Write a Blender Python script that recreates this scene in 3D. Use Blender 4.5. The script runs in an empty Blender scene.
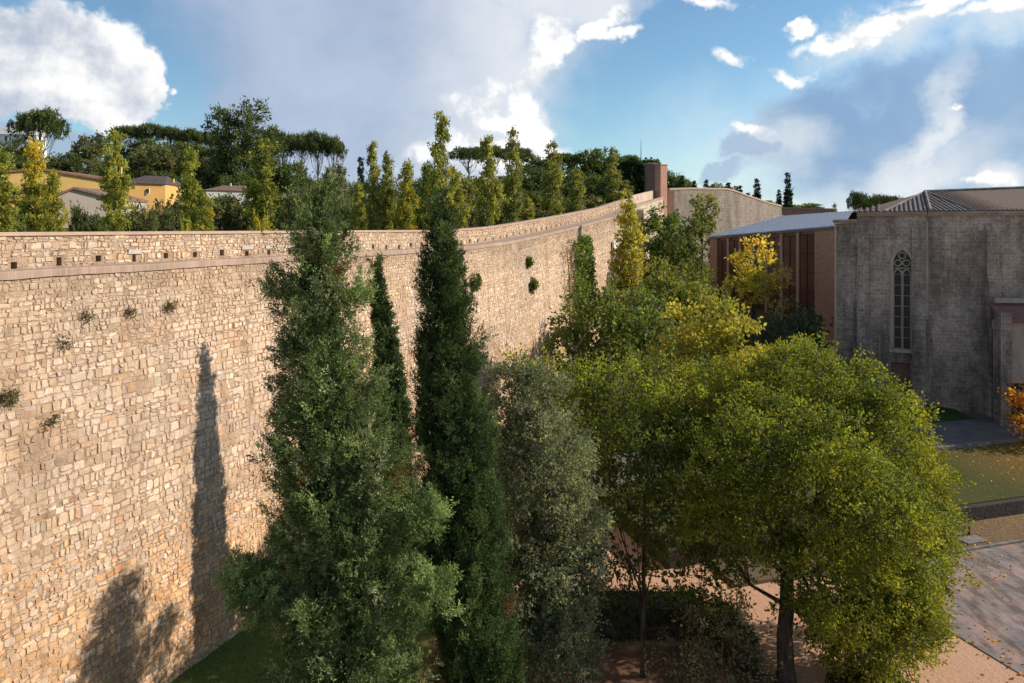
import bpy, math, random
import numpy as np
from mathutils import Vector, geometry
from mathutils import noise as mnoise

S = bpy.context.scene
C = S.collection
R = math.radians
rng = np.random.default_rng(7)
random.seed(7)
F = 740.0; HY = 228.0; CZ = 15.0          # focal in pixels, horizon row, eye height above the plaza

# ------------------------------------------------------------------ camera, light, exposure
cam = bpy.data.cameras.new('camera'); camo = bpy.data.objects.new('camera', cam); C.objects.link(camo)
camo.location = (0, 0, CZ); camo.rotation_euler = (R(90), 0, 0)
cam.sensor_width = 36; cam.lens = 36 * F / 1024; cam.shift_y = -(341.5 - HY) / 1024
cam.clip_start = .1; cam.clip_end = 5000
S.camera = camo
S.view_settings.view_transform = 'Standard'; S.view_settings.look = 'None'
S.view_settings.gamma = 1; S.view_settings.use_curve_mapping = False
S.view_settings.exposure = 0.34
S.cycles.max_bounces = 6; S.cycles.diffuse_bounces = 3; S.cycles.transmission_bounces = 4
S.cycles.use_denoising = True

SUN_AZ, SUN_EL, SUN_E = 81.0, 28.0, 4.6
sd = bpy.data.lights.new('sun', 'SUN'); sd.energy = SUN_E; sd.angle = R(.53); sd.color = (1, .90, .77)
so = bpy.data.objects.new('sun', sd); C.objects.link(so)
dv = Vector((math.sin(R(SUN_AZ)) * math.cos(R(SUN_EL)), math.cos(R(SUN_AZ)) * math.cos(R(SUN_EL)), math.sin(R(SUN_EL))))
so.rotation_euler = dv.to_track_quat('Z', 'Y').to_euler(); so.location = (60, 0, 60)

W = bpy.data.worlds.new('World'); S.world = W; W.use_nodes = True
SKY_K = .085
def build_sky():
    nt = W.node_tree; N = nt.nodes; L = nt.links; N.clear()
    def m(op, a, b=None, c=None, clamp=False):
        n = N.new('ShaderNodeMath'); n.operation = op; n.use_clamp = clamp
        for i, v in enumerate((a, b, c)):
            if v is None: continue
            if isinstance(v, (int, float)): n.inputs[i].default_value = v
            else: L.new(v, n.inputs[i])
        return n.outputs[0]
    def mix(f, a, b, bt='MIX'):
        n = N.new('ShaderNodeMix'); n.data_type = 'RGBA'; n.blend_type = bt
        for i, v in ((0, f), (6, a), (7, b)):
            if isinstance(v, (int, float)): n.inputs[i].default_value = v
            elif isinstance(v, tuple): n.inputs[i].default_value = (*v, 1)
            else: L.new(v, n.inputs[i])
        return n.outputs[2]
    def sm(v, lo, hi):
        n = N.new('ShaderNodeMapRange'); n.interpolation_type = 'SMOOTHSTEP'
        L.new(v, n.inputs[0]); n.inputs[1].default_value = lo; n.inputs[2].default_value = hi
        return n.outputs[0]
    tc = N.new('ShaderNodeTexCoord'); sp = N.new('ShaderNodeSeparateXYZ'); L.new(tc.outputs['Generated'], sp.inputs[0])
    x, y, z = sp.outputs
    U = m('ARCTAN2', x, y)
    hor = m('SQRT', m('ADD', m('MULTIPLY', x, x), m('MULTIPLY', y, y)))
    Wv = m('DIVIDE', z, m('MAXIMUM', hor, .05))
    cb = N.new('ShaderNodeCombineXYZ'); L.new(U, cb.inputs[0]); L.new(Wv, cb.inputs[1])
    U0, W0 = U, Wv
    for sc_, det, k_ in ((5.5, 2, .16), (20, 5, .085)):
        n = N.new('ShaderNodeTexNoise'); n.inputs['Scale'].default_value = sc_; n.inputs['Detail'].default_value = det; n.inputs['Roughness'].default_value = .6
        L.new(cb.outputs[0], n.inputs['Vector']); s3 = N.new('ShaderNodeSeparateColor'); L.new(n.outputs['Color'], s3.inputs[0])
        U = m('MULTIPLY_ADD', m('SUBTRACT', s3.outputs[0], .5), k_, U); Wv = m('MULTIPLY_ADD', m('SUBTRACT', s3.outputs[1], .5), k_ * .8, Wv)
    def fbm(scale, det, off=(0, 0, 0), rough=.55, sy=1.0):
        mp = N.new('ShaderNodeMapping'); L.new(cb.outputs[0], mp.inputs[0])
        mp.inputs[1].default_value = off; mp.inputs[3].default_value = (1, sy, 1)
        n = N.new('ShaderNodeTexNoise'); n.inputs['Scale'].default_value = scale; n.inputs['Detail'].default_value = det
        n.inputs['Roughness'].default_value = rough; L.new(mp.outputs[0], n.inputs['Vector'])
        return n.outputs[0]
    n1 = fbm(9, 6, rough=.62); n3 = fbm(4.5, 4, (7, 2, 0))
    n1b = fbm(9, 6, (-.025, -.02, 0), rough=.62)
    relief = m('SUBTRACT', n1, n1b)                    # brighter on the side turned to the sun
    sky = N.new('ShaderNodeTexSky'); sky.sky_type = 'NISHITA'; sky.sun_disc = False
    sky.sun_elevation = R(SUN_EL); sky.sun_rotation = R(SUN_AZ)
    sky.air_density = 1.0; sky.dust_density = .15; sky.ozone_density = 1.6; sky.altitude = 60
    base = mix(1.0, sky.outputs[0], (SKY_K * .98, SKY_K * 1.20, SKY_K * 1.26), 'MULTIPLY')
    def uv(px, py):
        u = math.atan((px - 512) / F); return u, (HY - py) / F * math.cos(u)
    def ell(px, py, rx, ry, rot=0):
        u0, w0 = uv(px, py); a = rx / F * math.cos(u0) ** 2; b = ry / F * math.cos(u0)
        du = m('SUBTRACT', U, u0); dw = m('SUBTRACT', Wv, w0)
        c, s = math.cos(R(rot)), math.sin(R(rot))
        p = m('ADD', m('MULTIPLY', du, c / a), m('MULTIPLY', dw, s / a))
        q = m('ADD', m('MULTIPLY', du, -s / b), m('MULTIPLY', dw, c / b))
        return m('SUBTRACT', 1.0, m('SQRT', m('ADD', m('MULTIPLY', p, p), m('MULTIPLY', q, q))))
    def union(*e):
        r = e[0]
        for k in e[1:]: r = m('MAXIMUM', r, k)
        return r
    def noisy(s, a1, a2, k1=None):
        return m('ADD', s, m('MULTIPLY', m('SUBTRACT', n1, .5), a1))
    col = base
    # a faint pale veil low over the horizon on the right
    veil = m('MULTIPLY', sm(noisy(ell(880, 190, 380, 150), .6, .1), -.1, .9), .6)
    col = mix(veil, col, (.66, .72, .78))
    # soft grey-blue bank on the right with its lit crest
    bank = noisy(union(ell(930, 130, 180, 72, 14), ell(1060, 110, 150, 75), ell(800, 128, 75, 42, 20)), .5, .08)
    col = mix(m('MULTIPLY', sm(bank, -.30, .35), .92), col, mix(sm(n3, .3, .75), (.19, .31, .49), (.29, .42, .58)))
    soft = noisy(union(ell(880, 42, 100, 30, 8), ell(1000, 25, 90, 28), ell(770, 140, 60, 40)), .9, 0)
    col = mix(m('MULTIPLY', sm(soft, -.2, .9), .7), col, (.62, .67, .70))
    crest = noisy(union(ell(890, 28, 72, 19, 12), ell(842, 42, 60, 16, -10), ell(990, 12, 80, 16, 8), ell(812, 20, 30, 8), ell(925, 5, 60, 14)), 1.5, .7)
    col = mix(sm(crest, .0, .7), col, mix(sm(m('ADD', m('MULTIPLY', relief, 3), crest), .0, .6), (.60, .65, .69), (.88, .87, .85)))
    glow = noisy(union(ell(935, 130, 85, 20, 68), ell(905, 170, 110, 30, 20), ell(1000, 165, 60, 26)), .5, .3)
    col = mix(m('MULTIPLY', sm(glow, -.4, 1.0), .75), col, (.76, .77, .77))
    # the towering grey bank in the middle; white where it catches the sun on its right-hand rim
    big = noisy(union(ell(390, 40, 215, 150, -5), ell(440, 150, 115, 72), ell(300, 130, 120, 100), ell(560, -30, 90, 70)), .35, .10)
    inner = mix(sm(n3, .3, .7), (.29, .36, .50), (.39, .46, .59))
    bright = m('ADD', sm(U, -.20, .02), m('MULTIPLY', m('SUBTRACT', n1, .5), .6))
    inner = mix(m('MULTIPLY', bright, .85, clamp=True), inner, (.68, .70, .73))
    col = mix(m('MULTIPLY', sm(big, -.1, .42), .94), col, inner)
    rim = noisy(union(ell(500, 118, 62, 22, -12), ell(530, 135, 36, 26), ell(548, 150, 26, 22), ell(545, 60, 22, 60, -28),  ell(590, 20, 36, 12, 40), ell(470, 150, 60, 20), ell(566, 182, 20, 20)), .8, .5)
    col = mix(sm(rim, .0, .5), col, mix(sm(m('ADD', m('MULTIPLY', relief, 3.5), rim), .0, .7), (.62, .65, .69), (.90, .89, .87)))
    # the cumulus at the upper left
    cum = noisy(union(ell(45, 40, 92, 60), ell(100, 82, 58, 40), ell(0, 70, 80, 45), ell(132, 102, 28, 22)), .42, .22)
    shade = m('ADD', m('MULTIPLY', relief, 3.2), m('ADD', sm(U, -.66, -.46), m('MULTIPLY', m('SUBTRACT', n3, .5), .9)))
    ccol = mix(sm(shade, -.2, 1.3), (.36, .42, .52), (.86, .85, .83))
    col = mix(sm(cum, .0, .24), col, ccol)
    under = noisy(ell(60, 128, 100, 20), .5, .3)
    col = mix(m('MULTIPLY', sm(under, .0, .5), .8), col, (.30, .37, .50))
    # small puffs
    puff = noisy(union(ell(700, 2, 56, 11), ell(730, 60, 30, 12, -10), ell(790, 73, 36, 9, -6), ell(742, 128, 28, 10), ell(606, 28, 24, 8), ell(985, 170, 40, 10), ell(960, 100, 14, 5)), 1.6, .9)
    col = mix(sm(puff, .05, .75), col, (.84, .83, .81))
    dark = noisy(union(ell(722, 172, 26, 11), ell(745, 150, 28, 16)), .6, .6)
    col = mix(m('MULTIPLY', sm(dark, .0, .4), .7), col, (.30, .40, .55))
    # rest of the sky, out of the photograph: broken cloud
    rest = m('MULTIPLY', sm(n3, .50, .62), m('MAXIMUM', sm(m('ABSOLUTE', U), .75, .95), sm(Wv, .42, .6)))
    col = mix(m('MULTIPLY', rest, .7), col, (.6, .66, .74))
    bg = N.new('ShaderNodeBackground'); L.new(col, bg.inputs[0]); bg.inputs[1].default_value = 1.0
    out = N.new('ShaderNodeOutputWorld'); L.new(bg.outputs[0], out.inputs[0])
build_sky()
W.cycles.sampling_method = 'MANUAL'; W.cycles.sample_map_resolution = 512

# ------------------------------------------------------------------ helpers
def P(px, py, Y):
    return Vector(((px - 512) / F * Y, Y, CZ + (HY - py) / F * Y))
def XY(px, Y): return ((px - 512) / F * Y, Y)

def tag(o, label=None, cat=None, group=None, kind=None):
    if label: o['label'] = label
    if cat: o['category'] = cat
    if group: o['group'] = group
    if kind: o['kind'] = kind
    return o
def empty(name, loc=(0, 0, 0), label=None, cat=None, group=None):
    o = bpy.data.objects.new(name, None); C.objects.link(o); o.location = loc; o.empty_display_size = .3
    return tag(o, label, cat, group)
def link(name, me, mat, parent=None, world=True):
    o = bpy.data.objects.new(name, me); C.objects.link(o)
    if mat is not None and not me.materials: me.materials.append(mat)
    if parent is not None:
        o.parent = parent
        if world: o.location = -Vector(parent.location)
    return o
def mesh_np(name, co, faces_n, idx, cols=None, smooth=False):
    """co (V,3); idx flat vertex indices; faces_n verts per face (int or array)"""
    me = bpy.data.meshes.new(name)
    nf = len(idx) // faces_n if isinstance(faces_n, int) else len(faces_n)
    me.vertices.add(len(co)); me.loops.add(len(idx)); me.polygons.add(nf)
    me.vertices.foreach_set('co', np.asarray(co, np.float32).ravel())
    me.loops.foreach_set('vertex_index', np.asarray(idx, np.int32).ravel())
    if isinstance(faces_n, int): tot = np.full(nf, faces_n, np.int32)
    else: tot = np.asarray(faces_n, np.int32)
    st = np.concatenate([[0], np.cumsum(tot)[:-1]]).astype(np.int32)
    me.polygons.foreach_set('loop_start', st)
    me.polygons.foreach_set('loop_total', tot)
    if cols is not None:
        a = me.color_attributes.new('Col', 'FLOAT_COLOR', 'POINT')
        c4 = np.ones((len(co), 4), np.float32); c4[:, :3] = cols
        a.data.foreach_set('color', c4.ravel())
    me.polygons.foreach_set('use_smooth', np.full(nf, smooth))
    me.update(calc_edges=True)
    return me

class MB:
    def __init__(s): s.v = []; s.f = []
    def poly(s, pts):
        b = len(s.v); s.v += [tuple(p) for p in pts]; s.f.append(tuple(range(b, b + len(pts)))); return s
    def hexa(s, b4, t4):
        b = len(s.v); s.v += [tuple(p) for p in b4] + [tuple(p) for p in t4]
        s.f += [(b+3, b+2, b+1, b), (b+4, b+5, b+6, b+7)] + [(b+i, b+(i+1) % 4, b+4+(i+1) % 4, b+4+i) for i in range(4)]
        return s
    def prism(s, pts, z0, z1):
        n = len(pts); b = len(s.v)
        z0 = z0 if hasattr(z0, '__len__') else [z0] * n; z1 = z1 if hasattr(z1, '__len__') else [z1] * n
        s.v += [(p[0], p[1], z0[i]) for i, p in enumerate(pts)] + [(p[0], p[1], z1[i]) for i, p in enumerate(pts)]
        s.f += [tuple(b+i for i in reversed(range(n))), tuple(b+n+i for i in range(n))]
        s.f += [(b+i, b+(i+1) % n, b+n+(i+1) % n, b+n+i) for i in range(n)]
        return s
    def box(s, c, h, ax=(1, 0)):
        """centre c, half sizes h, local x axis direction ax in plan"""
        a = Vector((ax[0], ax[1], 0)).normalized(); d = Vector((-a.y, a.x, 0)); c = Vector(c)
        q = [c + a * h[0] * i + d * h[1] * j for i, j in ((-1, -1), (1, -1), (1, 1), (-1, 1))]
        return s.hexa([p - Vector((0, 0, h[2])) for p in q], [p + Vector((0, 0, h[2])) for p in q])
    def tube(s, pts, rad, n=8, cap=True):
        pts = [Vector(p) for p in pts]; rings = []
        for i, p in enumerate(pts):
            t = (pts[min(i+1, len(pts)-1)] - pts[max(i-1, 0)]).normalized()
            a = t.orthogonal().normalized() if i == 0 else (rings_a - t * rings_a.dot(t)).normalized()
            rings_a = a; b = t.cross(a); r = rad[i] if hasattr(rad, '__len__') else rad
            k = len(s.v)
            s.v += [tuple(p + (a * math.cos(q) + b * math.sin(q)) * r) for q in (2 * math.pi * j / n for j in range(n))]
            rings.append(k)
        for k0, k1 in zip(rings, rings[1:]):
            s.f += [(k0+j, k0+(j+1) % n, k1+(j+1) % n, k1+j) for j in range(n)]
        if cap: s.f += [tuple(rings[0]+j for j in reversed(range(n))), tuple(rings[-1]+j for j in range(n))]
        return s
    def mesh(s, name, smooth=False):
        me = bpy.data.meshes.new(name); me.from_pydata(s.v, [], s.f)
        if smooth: me.polygons.foreach_set('use_smooth', [True] * len(me.polygons))
        me.update(); return me
    def build(s, name, mat, parent=None, smooth=False):
        return link(name, s.mesh(name, smooth), mat, parent)

# ------------------------------------------------------------------ materials
MATS = {}
class NT:
    def __init__(s, name):
        s.m = bpy.data.materials.new(name); s.m.use_nodes = True; s.n = s.m.node_tree.nodes; s.l = s.m.node_tree.links
        s.b = s.n['Principled BSDF']; s.tc = s.n.new('ShaderNodeTexCoord')
    def noise(s, scale, det=5, rough=.55, stretch=(1, 1, 1), co='Object', rot=(0, 0, 0)):
        mp = s.n.new('ShaderNodeMapping'); s.l.new(s.tc.outputs[co], mp.inputs[0]); mp.inputs[3].default_value = stretch; mp.inputs[2].default_value = rot
        n = s.n.new('ShaderNodeTexNoise'); n.inputs['Scale'].default_value = scale; n.inputs['Detail'].default_value = det
        n.inputs['Roughness'].default_value = rough; s.l.new(mp.outputs[0], n.inputs['Vector']); return n.outputs[0]
    def ramp(s, f, *stops):
        n = s.n.new('ShaderNodeValToRGB'); s.l.new(f, n.inputs[0]); e = n.color_ramp.elements
        while len(e) < len(stops): e.new(.5)
        for k, (p, c) in zip(e, stops):
            k.position = p; k.color = (*c, 1) if hasattr(c, '__len__') else (c, c, c, 1)
        return n.outputs[0]
    def mix(s, f, a, b, bt='MIX'):
        n = s.n.new('ShaderNodeMix'); n.data_type = 'RGBA'; n.blend_type = bt
        for i, v in ((0, f), (6, a), (7, b)):
            if isinstance(v, (int, float)): n.inputs[i].default_value = v
            elif isinstance(v, tuple): n.inputs[i].default_value = (*v, 1)
            else: s.l.new(v, n.inputs[i])
        return n.outputs[2]
    def attr(s, name='Col'):
        n = s.n.new('ShaderNodeAttribute'); n.attribute_name = name; return n.outputs[0]
    def bump(s, h, strength=.5, dist=.05):
        n = s.n.new('ShaderNodeBump'); n.inputs['Strength'].default_value = strength; n.inputs['Distance'].default_value = dist
        s.l.new(h, n.inputs['Height']); s.l.new(n.outputs[0], s.b.inputs['Normal']); return n.outputs[0]
    def col(s, c, rough=.85, spec=.3):
        if isinstance(c, tuple): s.b.inputs['Base Color'].default_value = (*c, 1)
        else: s.l.new(c, s.b.inputs['Base Color'])
        s.b.inputs['Roughness'].default_value = rough; s.b.inputs['Specular IOR Level'].default_value = spec
        return s.m

def mat_noise(name, c1, c2, scale=3, rough=.85, bump=.3, bscale=20, spec=.3, dist=.03, stretch=(1, 1, 1)):
    t = NT(name); f = t.noise(scale, 6, .6, stretch)
    if bump: t.bump(t.noise(bscale, 4), bump, dist)
    return t.col(t.ramp(f, (.3, c1), (.7, c2)), rough, spec)

def mat_stone_attr(name):
    t = NT(name)
    c = t.attr()
    big = t.ramp(t.noise(.16, 4, .6), (.36, (.90, .86, .83)), (.60, (1.12, 1.02, .93)))
    c = t.mix(1.0, c, big, 'MULTIPLY')
    st = t.ramp(t.noise(1.5, 5, .65, (.9, .9, .09)), (.50, 1.0), (.72, (.60, .55, .52)))   # rain streaks
    c = t.mix(.8, c, st, 'MULTIPLY')
    fi = t.ramp(t.noise(9, 4, .7), (.3, .78), (.7, 1.15))
    c = t.mix(1.0, c, fi, 'MULTIPLY')
    t.bump(t.noise(14, 5, .7), .6, .04)
    return t.col(c, .92, .15)

def mat_brick(name, c1, c2, mortar, bw=.25, bh=.07, co='Object', rough=.9, stain=.5):
    t = NT(name); b = t.n.new('ShaderNodeTexBrick')
    mp = t.n.new('ShaderNodeMapping'); s = t.n.new('ShaderNodeSeparateXYZ'); cb = t.n.new('ShaderNodeCombineXYZ')
    t.l.new(t.tc.outputs[co], s.inputs[0])
    ad = t.n.new('ShaderNodeMath'); ad.operation = 'ADD'; t.l.new(s.outputs[0], ad.inputs[0]); t.l.new(s.outputs[1], ad.inputs[1])
    t.l.new(ad.outputs[0], cb.inputs[0]); t.l.new(s.outputs[2], cb.inputs[1]); t.l.new(cb.outputs[0], b.inputs['Vector'])
    b.inputs['Color1'].default_value = (*c1, 1); b.inputs['Color2'].default_value = (*c2, 1); b.inputs['Mortar'].default_value = (*mortar, 1)
    b.inputs['Scale'].default_value = 1; b.inputs['Brick Width'].default_value = bw; b.inputs['Row Height'].default_value = bh
    b.inputs['Mortar Size'].default_value = min(bh, bw) * .09
    st = t.ramp(t.noise(.5, 6, .65, (1, 1, .35)), (.3, .6), (.7, 1.2))
    c = t.mix(stain, b.outputs[0], st, 'MULTIPLY')
    t.bump(b.outputs['Fac'], -.3, .01)
    return t.col(c, rough, .2)

M = {}
M['stone'] = mat_stone_attr('rampart_stone')
M['mortar'] = mat_noise('old_mortar', (.27, .175, .115), (.50, .37, .26), 1.6, .95, .9, 16, .1, .06)
M['coping'] = mat_brick('brick_coping', (.37, .25, .18), (.46, .33, .25), (.36, .275, .21), .11, 5.0)
M['cap'] = mat_noise('parapet_cap_tile', (.40, .27, .20), (.50, .35, .27), 2.5, .9, .4, 14, .2, .02)
M['walk'] = mat_noise('walkway_brick', (.34, .24, .18), (.42, .31, .24), 1.5)
M['bark'] = mat_noise('bark', (.045, .032, .024), (.13, .10, .075), 6, .95, .9, 16, .1, .05, (1, 1, .25))
M['palebark'] = mat_noise('pale_bark', (.16, .14, .11), (.30, .27, .22), 5, .9, .7, 14, .1, .03, (1, 1, .3))

def mat_leaf(name, trans=.35, rough=.55, spec=.35):
    t = NT(name); c = t.attr()
    t.col(c, rough, spec)
    tr = t.n.new('ShaderNodeBsdfTranslucent'); t.l.new(t.mix(1.0, c, (1.5, 1.45, .7), 'MULTIPLY'), tr.inputs[0])
    mx = t.n.new('ShaderNodeMixShader'); mx.inputs[0].default_value = trans
    t.l.new(t.b.outputs[0], mx.inputs[1]); t.l.new(tr.outputs[0], mx.inputs[2])
    t.l.new(mx.outputs[0], t.n['Material Output'].inputs[0])
    return t.m
M['leaf'] = mat_leaf('broad_leaf', .45, .55, .25)
M['needle'] = mat_leaf('needle_leaf', .18, .7, .15)

# ------------------------------------------------------------------ foliage
LEAF_GAIN = 1.75
def norm(a): return a / np.maximum(np.linalg.norm(a, axis=1, keepdims=True), 1e-9)
def rand_dirs(n): return norm(rng.normal(size=(n, 3)))
def leaves(org, dirs, Ln, Wd, cols, name='crown'):
    cols = np.clip(cols * LEAF_GAIN, 0, .8); n = len(org); dirs = norm(dirs)
    side = norm(np.cross(dirs, rand_dirs(n))); up = np.cross(side, dirs)
    Ln = (Ln * rng.uniform(.65, 1.3, n))[:, None]; Wd = (Wd * rng.uniform(.65, 1.3, n))[:, None]
    v = np.empty((n, 4, 3), np.float32)
    v[:, 0] = org; v[:, 1] = org + dirs * Ln * .45 + side * Wd * .5 + up * Wd * .12
    v[:, 2] = org + dirs * Ln - up * Wd * .15; v[:, 3] = org + dirs * Ln * .45 - side * Wd * .5 + up * Wd * .12
    return mesh_np(name, v.reshape(-1, 3), 4, np.arange(n * 4), np.repeat(cols, 4, axis=0))
def shoots(org, dirs, length, k, Ln, Wd, spread, cols, jit=.18):
    """org, dirs, cols (N,3): each shoot carries k leaves"""
    n = len(org); t = (np.arange(k) + .5) / k
    o = org[:, None] + dirs[:, None] * (length[:, None, None] * t[None, :, None])
    o = o + rng.normal(size=o.shape) * (length[:, None, None] * jit)
    d = dirs[:, None] + rng.normal(size=o.shape) * spread
    c = cols[:, None] * rng.uniform(.72, 1.28, (n, k, 1)) * (1 + rng.normal(size=(n, k, 3)) * .05)
    return o.reshape(-1, 3), norm(d.reshape(-1, 3)), np.clip(c.reshape(-1, 3), .004, .9)
def colmix(n, pal, w=None):
    pal = np.asarray(pal, float)
    w = np.asarray(w if w is not None else [1] * len(pal), float); w /= w.sum()
    a = pal[rng.choice(len(pal), n, p=w)]; b = pal[rng.choice(len(pal), n, p=w)]
    t = rng.uniform(0, .5, (n, 1)); return a * (1 - t) + b * t
def noise3(p, s):
    return np.array([mnoise.noise(Vector(q) * s) for q in p])

def lobe_crown(lobes, pal, dens=14, k=8, Ln=.14, Wd=.085, sl=.45, up=.25, w=None, sq=.8, hue=None, inner=.18, spread=.75, flat=1.0, core=1.0, bough=.62):
    """lobes: (centre Vector, radius[, density multiplier])"""
    O, D, Cc = [], [], []
    cs = np.array([tuple(l[0]) for l in lobes]); rs = np.array([l[1] for l in lobes])
    for i, l in enumerate(lobes):
        c = cs[i]; r = rs[i]; nb = 11; m_ = max(3, int(4 * math.pi * r * r * dens * (l[2] if len(l) > 2 else 1) / nb)); off = rng.uniform(0, 50, 3)
        d = rand_dirs(m_)
        bumpy = 1 + .40 * noise3(d * 1.0 + off, 2.2) + .12 * noise3(d + off, 5.5)
        rad = r * bumpy * np.where(rng.random(m_) < inner, rng.uniform(.35, .8, m_), rng.uniform(.80, 1.03, m_))
        pc = c + d * rad[:, None] * np.array([1, 1, sq])
        n = m_ * nb; bs = sl * bough; rid = np.repeat(np.arange(m_), nb); q = rng.normal(size=(n, 3)) * bs
        dr = d[rid]; q = q - dr * (q * dr).sum(1, keepdims=True) * .45; q[:, 2] *= .75     # boughs are flattened sprays
        p = pc[rid] + q; d = norm(dr + q / bs * .25)
        # gaps: thin out where a noise field says so
        g = noise3(pc + off, .9)[rid]
        keep = (g > -.29)
        # drop shoots buried deep inside other lobes
        q = np.linalg.norm((p[:, None] - cs[None]) / np.array([1, 1, sq]), axis=2) / rs[None]; q[:, i] = 9
        keep &= (q.min(1) > .62) | (rng.random(n) < .12)
        p, d = p[keep], d[keep]
        lc = (colmix(m_, pal, w) * rng.uniform(.8, 1.25, (m_, 1)))[rid[keep]]
        t = np.clip(.5 + noise3(p, .7) * .9 + .25 * rng.normal(size=len(p)), 0, 1)[:, None]
        lc = lc * (.72 + .5 * t)
        if hue: lc = hue(p, lc)
        dd = norm(d * np.array([1, 1, flat]) + np.array([0, 0, up]) + rng.normal(size=d.shape) * .45)
        O.append(p); D.append(dd); Cc.append(lc)
    O, D, Cc = map(np.concatenate, (O, D, Cc))
    o, d, c = shoots(O, D, sl * rng.uniform(.5, 1.4, len(O)), k, Ln, Wd, spread, Cc)
    lw = np.ones(len(o))
    if core:                                              # larger, darker leaves fill the inside of the crown
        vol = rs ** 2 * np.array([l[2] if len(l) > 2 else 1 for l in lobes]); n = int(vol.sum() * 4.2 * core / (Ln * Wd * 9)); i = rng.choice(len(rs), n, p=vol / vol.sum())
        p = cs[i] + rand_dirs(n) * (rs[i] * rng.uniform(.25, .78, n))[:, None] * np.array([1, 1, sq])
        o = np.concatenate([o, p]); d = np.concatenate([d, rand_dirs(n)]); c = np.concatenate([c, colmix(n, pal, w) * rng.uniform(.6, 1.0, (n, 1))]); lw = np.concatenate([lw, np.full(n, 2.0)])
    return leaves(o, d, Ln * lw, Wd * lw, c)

def trunk_mb(base, top, r0, r1, lobes=(), n=10, bend=.15, limb=.35, fork=.45, seed=0, maxl=99):
    rr = random.Random(seed); mb = MB(); base = Vector(base); top = Vector(top)
    pts = []; rad = []; K = 7
    for i in range(K + 1):
        t = i / K; j = Vector((rr.uniform(-1, 1), rr.uniform(-1, 1), 0)) * bend * (0 if i in (0,) else 1)
        pts.append(base.lerp(top, t) + j); rad.append(r0 * (1 - t) + r1 * t + (r0 * .35 if i == 0 else 0))
    mb.tube(pts, rad, n)
    for l in list(lobes)[:maxl]:
        c = Vector(l[0]); h = fork + rr.random() * (.9 - fork)
        i = min(K - 1, int(h * K)); s = pts[i]
        if (c - s).length < .3: continue
        mid = s.lerp(c, .5) + Vector((rr.uniform(-.2, .2), rr.uniform(-.2, .2), -.12 * (c - s).length))
        ra = rad[i] * limb
        mb.tube([s, s.lerp(mid, .55), mid, mid.lerp(c, .6) + Vector((0, 0, .1)), c], [ra, ra * .85, ra * .6, ra * .4, ra * .15], 6)
        for _ in range(3):                                # twigs running out to the crown's skin
            e = c + Vector((rr.uniform(-1, 1), rr.uniform(-1, 1), rr.uniform(-.3, 1))).normalized() * l[1] * .85
            mb.tube([mid, mid.lerp(e, .5) + Vector((0, 0, .15)), e], [ra * .35, ra * .25, ra * .06], 4)
    return mb

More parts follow.
